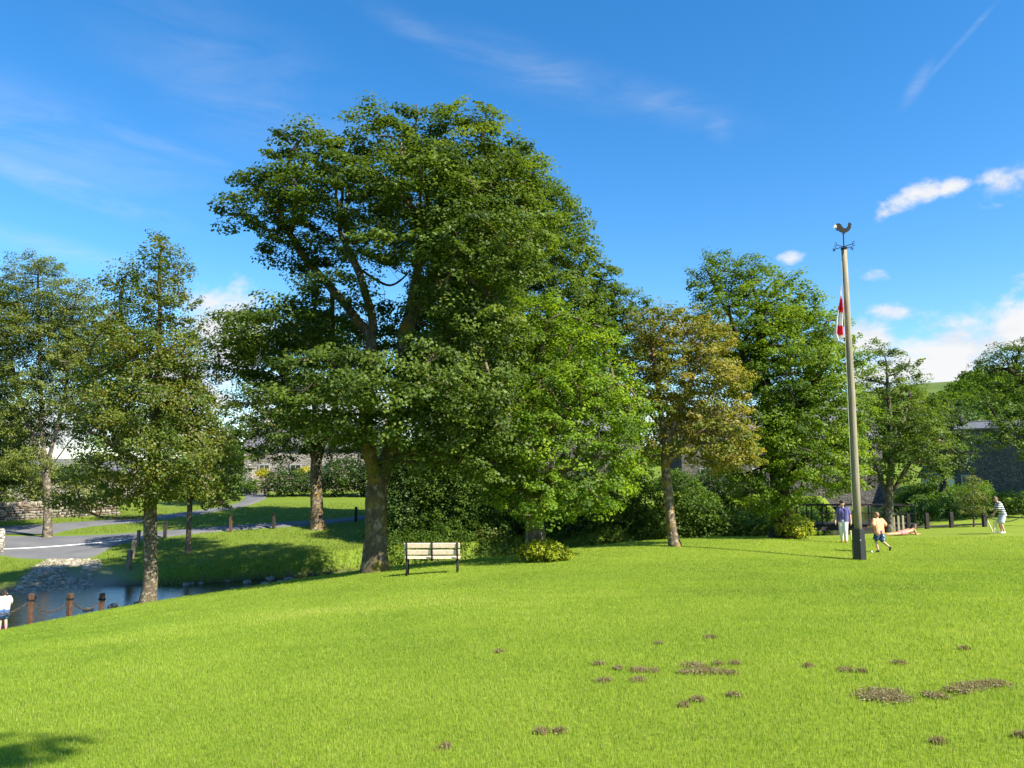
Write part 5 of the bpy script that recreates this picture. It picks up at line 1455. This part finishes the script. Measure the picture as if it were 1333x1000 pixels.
# cricket stumps, marker stick, ball, bag
STUMP = simple('pale_stump_wood', (0.72, 0.66, 0.50), 0.6, 0.3, 0.1, 20)
st_ = foot(1296, 692, 32.2); stumps = thing('stump_set', 'three white cricket stumps with bails in front of the batting boy', 'stumps', st_, R(20))
for k in (-1, 0, 1):
    bm = bmesh.new(); b_tube(bm, [(k * 0.085, 0, -0.1), (k * 0.085, 0, 0.44), (k * 0.085, 0, 0.46)], [0.019, 0.019, 0.01], 8); bm_obj('stump', bm, STUMP, stumps, True)
for k in (-1, 1):
    bm = bmesh.new(); b_tube(bm, [(k * 0.043 - 0.045, 0, 0.468), (k * 0.043 + 0.045, 0, 0.468)], 0.009, 6); bm_obj('bail', bm, STUMP, stumps, True)
bt = foot(1303, 694, 31.8); bat = thing('cricket_bat', 'pale cricket bat held low by the batting boy', 'bat', bt + np.array([-0.30, 0.03, 0.05]), R(75)); bat.rotation_euler = (R(-20), 0, R(75))
bm = bmesh.new(); b_box(bm, (0, 0, 0.26), (0.095, 0.03, 0.50), None, 0.012); bm_obj('blade', bm, STUMP, bat)
bm = bmesh.new(); b_tube(bm, [(0, 0, 0.50), (0, 0, 0.78)], 0.016, 8); bm_obj('handle', bm, IRON, bat, True)
s1 = foot(1108, 706, 31.2); bm = bmesh.new(); b_tube(bm, [(0, 0, -0.1), (0.004, 0, 0.40), (0.004, 0, 0.425)], [0.022, 0.022, 0.012], 8)
o = bm_obj('single_stump', bm, simple('yellow_stump', (0.62, 0.58, 0.22), 0.6, 0.3, 0.1), None, True); o.location = tuple(s1); tag(o, 'lone yellowish stump stuck in the grass beside the woman', 'stump')
s1 = foot(1135, 722, 26.2); bm = bmesh.new(); b_ball(bm, (0, 0, 0), 0.036, 12); b_tube(bm, [(0.037 * math.cos(a), 0.037 * math.sin(a), 0) for a in np.linspace(0, 6.283, 13)], 0.003, 4, False)
o = bm_obj('cricket_ball', bm, cloth('white_leather', (0.75, 0.72, 0.62), 0.05), None, True); o.location = tuple(s1 + np.array([0, 0, 0.06])); tag(o, 'small whitish ball on the grass near the running boy', 'ball')
s1 = foot(1110, 690, 38.6); bg_ = thing('beach_bag', 'white cloth bag slumped on the grass behind the flagpole', 'bag', s1)
bm = bmesh.new(); bmesh.ops.create_icosphere(bm, subdivisions=3, radius=1.0)
for v in bm.verts: v.co = Vector((v.co.x * 0.20 * (1 - .35 * max(v.co.z, 0)), v.co.y * 0.14, 0.17 + v.co.z * 0.21)) * (1 + 0.05 * math.sin(9 * v.co.x + 7 * v.co.z))
bm_obj('pouch', bm, WHITE_C, bg_, True)
bm = bmesh.new(); b_tube(bm, [(0.1 * math.cos(a), 0, 0.36 + 0.14 * math.sin(a)) for a in np.linspace(0.1, 3.04, 9)], 0.01, 5); bm_obj('strap', bm, WHITE_C, bg_, True)

# ------------------------------------------------------------------ torn turf and grass
def hit(px, py):
    """where the sight line through (px,py) meets the lawn"""
    lo, hi = 1.5, 60.0
    for _ in range(60):
        m_ = (lo + hi) / 2; p = P(px, py, m_)
        if p[2] > gz(p[0], m_): lo = m_
        else: hi = m_
    p = P(px, py, lo); return np.array([p[0], lo, gz(p[0], lo)])
CLOD = tint_mat('torn_turf', [(0.08, 0.068, 0.032), (0.17, 0.14, 0.08), (0.27, 0.23, 0.14), (0.17, 0.19, 0.05)], 0.95, 0.1, 30)
BARE = []
def clods(label, spots, n, seed, sz, group=None):
    """crumbs of earth lying on a ragged bare scrape"""
    rg = np.random.default_rng(seed); pts, ss, SV, SF = [], [], [], []
    for px, py, w in spots:
        c = hit(px, py); r = w * c[1] / F_PX / 2
        BARE.append((c[0], c[1], r))
        k = 16; an = np.arange(k) * 2 * math.pi / k
        b0 = len(SV)
        for ring, f in ((0.85, -0.008), (0.4, 0.002)):
            rr = r * ring * (0.75 + 0.5 * rg.random(k))
            for a, q in zip(an, rr):
                x, y = c[0] + q * math.cos(a), c[1] + q * math.sin(a); SV.append((x, y, gz(x, y) + f + 0.008 * rg.random()))
        SV.append((c[0], c[1], c[2] + 0.01))
        for a in range(k):
            SF += [b0 + a, b0 + (a + 1) % k, b0 + k + (a + 1) % k]; SF += [b0 + a, b0 + k + (a + 1) % k, b0 + k + a]; SF += [b0 + k + a, b0 + k + (a + 1) % k, b0 + 2 * k]
        for _ in range(max(8, int(5.0 * n * w / 60))):
            a = rg.normal(0, 0.50, 2); pts.append((c[0] + a[0] * r, c[1] + a[1] * r * 1.1, 0)); ss.append(sz * 0.42 * rg.uniform(0.3, 1.6) ** 1.5)
    pts = np.array(pts); pts[:, 2] = ground_z(pts[:, 0], pts[:, 1]) + 0.010 + 0.018 * rg.random(len(pts))
    o = rock_batch('turf_clods', CLOD, pts, np.array(ss), 0.40, None, seed, 1.2)
    me = o.data
    bm = bmesh.new(); bm.from_mesh(me); lay = bm.verts.layers.float['tint']
    vs_ = [bm.verts.new(v) for v in SV]
    for v in vs_: v[lay] = float(rg.uniform(0.1, 0.6))
    for t in range(0, len(SF), 3): bm.faces.new([vs_[q] for q in SF[t:t + 3]])
    for f in bm.faces: f.smooth = False
    bm.to_mesh(me); bm.free()
    return tag(o, label, 'torn turf', group)
GT = 'patches of torn turf on the lawn'
clods('largest brown clump of torn turf on the lawn', [(1150, 905, 52), (1140, 910, 44), (1162, 911, 40)], 60, 301, 0.016, GT)
clods('torn turf clump starting the broken row beside the largest clump', [(1218, 908, 28)], 60, 302, 0.015, GT)
clods('long ragged strip of torn turf ending the broken row', [(1246, 901, 30), (1262, 896, 36), (1280, 894, 30), (1296, 892, 30)], 60, 303, 0.015, GT)
clods('widest torn patch in the mid-lawn cluster of torn turf', [(903, 868, 30), (914, 876, 34), (926, 875, 26), (893, 877, 18)], 50, 304, 0.014, GT)
for k_, (px, py, w_) in enumerate([(948, 878, 20), (935, 866, 14), (957, 865, 14), (833, 874, 22), (830, 887, 18), (852, 875, 13), (785, 888, 16), (805, 872, 13), (780, 866, 15), (908, 913, 18), (955, 907, 16), (890, 920, 15),
                                  (1052, 869, 14), (1100, 874, 19), (1122, 876, 13), (1170, 865, 16), (705, 955, 17), (728, 955, 14), (1222, 968, 16), (1328, 960, 14), (580, 975, 13), (925, 831, 15), (858, 839, 10), (1255, 846, 12), (650, 850, 12)]):
    clods('small speck of torn brown turf scattered on the sunlit lawn', [(px, py, w_)], 46, 310 + k_, 0.012, GT)

def blades(name, label, xy, h, w, leafm, seed, lean=0.5, tint_lo=0.0, tint=None):
    rg = np.random.default_rng(seed); n = len(xy)
    z = ground_z(xy[:, 0], xy[:, 1])
    az_ = rg.random(n) * 6.283; ln = lean * rg.random(n) ** 0.7
    tipd = np.stack([np.cos(az_) * ln, np.sin(az_) * ln, np.sqrt(1 - np.minimum(ln, .95) ** 2)], 1)
    fz_ = rg.random(n) * 6.283
    sd = np.stack([np.cos(fz_), np.sin(fz_), np.zeros(n)], 1) * (w * 0.5)[:, None]
    b = np.concatenate([xy, z[:, None] - 0.004], 1)
    mid = b + np.array([0, 0, 1]) * (h * 0.5)[:, None] + tipd * (h * 0.08)[:, None]
    tip = mid + tipd * (h * 0.55)[:, None]
    V = np.stack([b - sd, b + sd, mid + sd * 0.8, mid - sd * 0.8, tip], 1).reshape(-1, 3)
    i0 = (np.arange(n) * 5)[:, None]
    q = i0 + np.array([[0, 1, 2, 3]]); t = i0 + np.array([[3, 2, 4]])
    fl = np.concatenate([q, t], 1).reshape(-1)
    tot = np.tile([4, 3], n)
    me = raw_mesh(name, V, fl, tot)
    tn = np.clip((0.5 + rg.normal(0, 0.17, n)) if tint is None else tint + rg.normal(0, 0.11, n), 0, 1)
    add_attr(me, 'tint', np.repeat(tn, 5))
    return tag(mesh_obj(name, me, leafm), label, 'grass', kind='stuff')
LF_GRASS = leaf_mat('grass_blades', [(0.105, 0.185, 0.020), (0.190, 0.292, 0.030), (0.270, 0.370, 0.042), (0.43, 0.45, 0.12)], 0.42, 0.5, 0.25)
NB = 1100000
rg = np.random.default_rng(77)
# density falls with distance, blades get a little broader so the sward stays closed
u = rg.random(NB); e_ = 0.45; r0, r1 = 2.6, 36.0
r = (r0 ** e_ + u * (r1 ** e_ - r0 ** e_)) ** (1 / e_)
th = (rg.random(NB) - 0.5) * R(84)
xy = np.stack([r * np.sin(th), r * np.cos(th)], 1)
bd_, s_, w_, _ = beck_info(xy[:, 0], xy[:, 1])
ok = (s_ < 0) & (bd_ > w_ + 0.25)
patch = vnoise(xy[:, 0], xy[:, 1], 0.55, 21) * 0.4 + vnoise(xy[:, 0], xy[:, 1], 2.1, 22) * 0.25 + vnoise(xy[:, 0] * 0.6, xy[:, 1], 0.22, 23) * 0.35
for bx, by, br_ in BARE:
    dd = np.hypot(xy[:, 0] - bx, xy[:, 1] - by)
    ok &= (dd > br_ * 0.62 * rg.random(NB)) | (rg.random(NB) < 0.75)
xy, r, patch = xy[ok], r[ok], patch[ok]
h_ = (0.013 + 0.018 * rg.random(len(r)) + 0.014 * patch) * (1 + 0.004 * r)
wd_ = 0.0027 * np.maximum(1, r / 5) ** 0.85
blades('lawn_grass', 'short sunlit mown grass covering the lawn', xy, h_, wd_, LF_GRASS, 78, 0.75, tint=0.02 + 0.95 * patch + 0.9 * (rg.random(len(r)) < 0.02))
# withered blades strewn over the scrapes
LF_STRAW = leaf_mat('withered_blades', [(0.11, 0.085, 0.035), (0.22, 0.175, 0.085), (0.36, 0.31, 0.17)], 0.3, 0.7, 0.2)
ws = np.concatenate([np.array([[bx, by]]) + rg.normal(0, 0.50, (int(120 + 2400 * br_), 2)) * br_ for bx, by, br_ in BARE] + [np.stack([(q := 3.5 + 16 * rg.random(2500) ** 1.3) * np.sin(t := (rg.random(2500) - .5) * R(80)), q * np.cos(t)], 1)])
blades('withered_grass', 'withered straw-coloured grass lying about the torn turf', ws, 0.02 + 0.035 * rg.random(len(ws)), 0.004 + 0.003 * rg.random(len(ws)), LF_STRAW, 80, 0.94)
# rough grass along the beck and on the far bank
LF_ROUGH = leaf_mat('rough_grass', [(0.07, 0.115, 0.012), (0.13, 0.185, 0.018), (0.20, 0.245, 0.03), (0.28, 0.28, 0.09)], 0.4, 0.5, 0.25)
NR = 260000
px_ = rg.uniform(-120, 1380, NR); d_ = rg.uniform(22, 56, NR)
xy = np.stack([(px_ - CX) / F_PX * d_, d_], 1)
bd_, s_, w_, _ = beck_info(xy[:, 0], xy[:, 1])
def road_mask(xy):
    """keep blades off the roads: tests against the road sheets"""
    from mathutils.bvhtree import BVHTree
    keep = np.ones(len(xy), bool)
    for nm in ('road', 'side_road'):
        mm = bpy.data.objects[nm].data
        t = BVHTree.FromPolygons([v.co for v in mm.vertices], [p.vertices for p in mm.polygons])
        lo = np.array([v.co[:2] for v in mm.vertices]).min(0); hi = np.array([v.co[:2] for v in mm.vertices]).max(0)
        cand = np.nonzero((xy[:, 0] > lo[0]) & (xy[:, 0] < hi[0]) & (xy[:, 1] > lo[1]) & (xy[:, 1] < hi[1]))[0]
        for i in cand:
            if t.ray_cast(Vector((xy[i, 0], xy[i, 1], 60)), Vector((0, 0, -1)))[0] is not None: keep[i] = False
    return keep
gap = bd_ - w_
edge_ = np.exp(-np.clip(gap - 0.2, 0, 9) / 0.9)
ok = (gap > 0.05) & ((s_ > 0) | (gap < 0.9)) & (rg.random(NR) < 0.45 + 0.55 * edge_)
fm = np.exp(-(((xy[:, 0] - FORD[0]) / 2.9) ** 4 + ((xy[:, 1] - FORD[1] + 0.2) / 3.4) ** 4))
ok &= fm < 0.25
ok &= ~((px_ < 30) & (s_ > 0) & (gap < 0.6))
xy, edge_, s_ = xy[ok], edge_[ok], s_[ok]
k_ = road_mask(xy); xy, edge_, s_ = xy[k_], edge_[k_], s_[k_]
h_ = 0.07 + 0.05 * rg.random(len(xy)) + 0.26 * edge_ * rg.random(len(xy)) * (s_ > 0)
blades('bank_grass', 'rough longer grass on the banks of the beck', xy, h_, 0.018 + 0.012 * rg.random(len(xy)), LF_ROUGH, 79, 0.7)

# ------------------------------------------------------------------ sun, sky, camera
SUN_EL, SUN_AZ = R(42), R(124)          # azimuth clockwise from straight ahead
to_sun = Vector((math.sin(SUN_AZ) * math.cos(SUN_EL), math.cos(SUN_AZ) * math.cos(SUN_EL), math.sin(SUN_EL)))
sl = bpy.data.lights.new('sun', 'SUN'); sl.energy = 4.7; sl.angle = R(0.53); sl.color = (1.0, 0.93, 0.80)
so_ = link(bpy.data.objects.new('sun', sl)); so_.rotation_euler = to_sun.to_track_quat('Z', 'Y').to_euler()

world = bpy.data.worlds.new('World'); scene.world = world; world.use_nodes = True
nt = world.node_tree; nt.nodes.clear()
wo = nt.nodes.new('ShaderNodeOutputWorld'); bg = nt.nodes.new('ShaderNodeBackground'); L(nt, bg.outputs[0], wo.inputs['Surface'])
sky = nt.nodes.new('ShaderNodeTexSky'); sky.sky_type = 'NISHITA'; sky.sun_disc = False
sky.sun_elevation = SUN_EL; sky.sun_rotation = SUN_AZ; sky.air_density = 1.0; sky.dust_density = 0.3; sky.ozone_density = 3.0; sky.altitude = 150
bg.inputs['Strength'].default_value = 0.09
tc = nt.nodes.new('ShaderNodeTexCoord')
sx = nt.nodes.new('ShaderNodeSeparateXYZ'); L(nt, tc.outputs['Generated'], sx.inputs[0])
def M(op, a, b=None, c=None, clamp=False):
    n = nt.nodes.new('ShaderNodeMath'); n.operation = op; n.use_clamp = clamp
    for i, v in enumerate((a, b, c)):
        if v is None: continue
        if isinstance(v, (int, float)): n.inputs[i].default_value = v
        else: L(nt, v, n.inputs[i])
    return n.outputs[0]
az = M('ARCTAN2', sx.outputs['X'], sx.outputs['Y']); el = M('ARCSINE', sx.outputs['Z'])
cv = nt.nodes.new('ShaderNodeCombineXYZ'); L(nt, az, cv.inputs[0]); L(nt, el, cv.inputs[1])
def sky_at(px, py):
    p = P(px, py, 100.0) - np.array([0, 0, EYE]); p = p / np.linalg.norm(p)
    return math.atan2(p[0], p[1]), math.asin(p[2])
def cloud_mask(lst):
    acc = None
    for px, py, rx, ry, rot, amp in lst:
        a, e = sky_at(px, py)
        mp = nt.nodes.new('ShaderNodeMapping'); mp.vector_type = 'TEXTURE'
        mp.inputs['Location'].default_value = (a, e, 0); mp.inputs['Rotation'].default_value = (0, 0, R(rot)); mp.inputs['Scale'].default_value = (rx / F_PX, ry / F_PX, 1)
        L(nt, cv.outputs[0], mp.inputs['Vector'])
        ln = nt.nodes.new('ShaderNodeVectorMath'); ln.operation = 'LENGTH'; L(nt, mp.outputs[0], ln.inputs[0])
        mr = nt.nodes.new('ShaderNodeMapRange'); mr.interpolation_type = 'SMOOTHSTEP'
        mr.inputs['From Min'].default_value = 1.25; mr.inputs['From Max'].default_value = 0.0; mr.inputs['To Max'].default_value = amp
        L(nt, ln.outputs['Value'], mr.inputs['Value'])
        acc = mr.outputs[0] if acc is None else M('MAXIMUM', acc, mr.outputs[0])
    return acc
def smooth(v, lo, hi, top=1.0):
    mr = nt.nodes.new('ShaderNodeMapRange'); mr.interpolation_type = 'SMOOTHSTEP'
    mr.inputs['From Min'].default_value = lo; mr.inputs['From Max'].default_value = hi; mr.inputs['To Max'].default_value = top
    L(nt, v, mr.inputs['Value']); return mr.outputs[0]
cm = nt.nodes.new('ShaderNodeMapping'); cm.inputs['Scale'].default_value = (1.0, 1.5, 1); L(nt, cv.outputs[0], cm.inputs['Vector'])
fb = noise(nt, 14.0, 8, 0.62, cm.outputs[0], 0.3); fb2 = noise(nt, 34.0, 6, 0.6, cm.outputs[0], 0.2)
cum = cloud_mask([(1160, 272, 40, 24, 35, 0.72), (1195, 250, 40, 17, 8, 0.68), (1243, 242, 26, 14, 0, 0.7), (1310, 240, 44, 28, 0, 0.8), (1340, 225, 40, 28, 0, 0.8), (1028, 337, 22, 12, 10, 0.6), (1135, 358, 26, 12, -5, 0.7),
                  (1160, 408, 48, 18, 0, 0.85), (1130, 440, 60, 40, 0, 0.95), (1265, 450, 125, 56, 0, 0.97), (1345, 430, 95, 54, 0, 1.0), (1200, 480, 150, 38, 0, 0.95), (1420, 380, 90, 60, 0, 0.9),
                  (275, 395, 50, 34, 0, 0.85), (295, 440, 80, 90, 0, 1.1), (240, 500, 110, 60, 0, 1.0), (60, 560, 200, 60, 0, 0.9), (420, 520, 200, 70, 0, 0.85), (700, 540, 300, 60, 0, 0.8), (-160, 520, 140, 80, 0, 0.9), (1560, 420, 120, 90, 0, 0.9)])
cd = M('ADD', cum, M('MULTIPLY', M('SUBTRACT', fb.outputs['Fac'], 0.5), 1.9)); cd = M('ADD', cd, M('MULTIPLY', M('SUBTRACT', fb2.outputs['Fac'], 0.5), 0.8))
cd = M('MULTIPLY', smooth(cd, 0.24, 0.95, 0.97), smooth(cum, 0.02, 0.22))
wm = nt.nodes.new('ShaderNodeMapping'); wm.inputs['Scale'].default_value = (2.0, 9.0, 1); wm.inputs['Rotation'].default_value = (0, 0, R(20)); L(nt, cv.outputs[0], wm.inputs['Vector'])
wf = noise(nt, 2.6, 7, 0.62, wm.outputs[0], 0.6)
wis = cloud_mask([(580, 60, 190, 20, -21, 0.13), (700, 95, 200, 34, -14, 0.17), (935, 162, 26, 20, -40, 0.27), (850, 130, 140, 26, -18, 0.18), (200, 188, 150, 14, -9, 0.2), (60, 180, 220, 60, -8, 0.17), (1255, 50, 95, 4, 38, 0.16), (1195, 110, 30, 10, 50, 0.2),
                  (60, 320, 130, 16, -8, 0.28), (80, 240, 160, 20, -12, 0.28), (320, 120, 220, 90, -20, 0.12)])
wd = M('MULTIPLY', wis, smooth(wf.outputs['Fac'], 0.30, 0.72))
dens = M('MAXIMUM', cd, wd)
hs = nt.nodes.new('ShaderNodeHueSaturation'); hs.inputs['Saturation'].default_value = 1.34; L(nt, sky.outputs[0], hs.inputs['Color'])
shade = ramp(nt, [(0.28, (2.9, 3.1, 3.4)), (0.55, (3.85, 3.85, 3.85))], fb.outputs['Fac'])
L(nt, mixc(nt, dens, hs.outputs['Color'], shade.outputs['Color']), bg.inputs['Color'])

cam = bpy.data.cameras.new('camera'); cam.sensor_fit = 'HORIZONTAL'; cam.sensor_width = 36.0; cam.lens = 36.0 * F_PX / 1333.0
cam.clip_start = 0.1; cam.clip_end = 6000
co = link(bpy.data.objects.new('camera', cam)); co.location = (0, 0, EYE); co.rotation_euler = (math.pi / 2 + TH, 0, 0)
scene.camera = co
vs = scene.view_settings
scene.display_settings.display_device = 'sRGB'
vs.view_transform = 'Standard'; vs.look = 'None'; vs.gamma = 1.0; vs.exposure = 1.45
try: vs.use_curve_mapping = False
except Exception: pass
cy = scene.cycles
cy.use_denoising = True
cy.max_bounces = 10; cy.diffuse_bounces = 5; cy.glossy_bounces = 3; cy.transmission_bounces = 5; cy.transparent_max_bounces = 6
cy.caustics_reflective = False; cy.caustics_refractive = False
print('STATS', STATS)
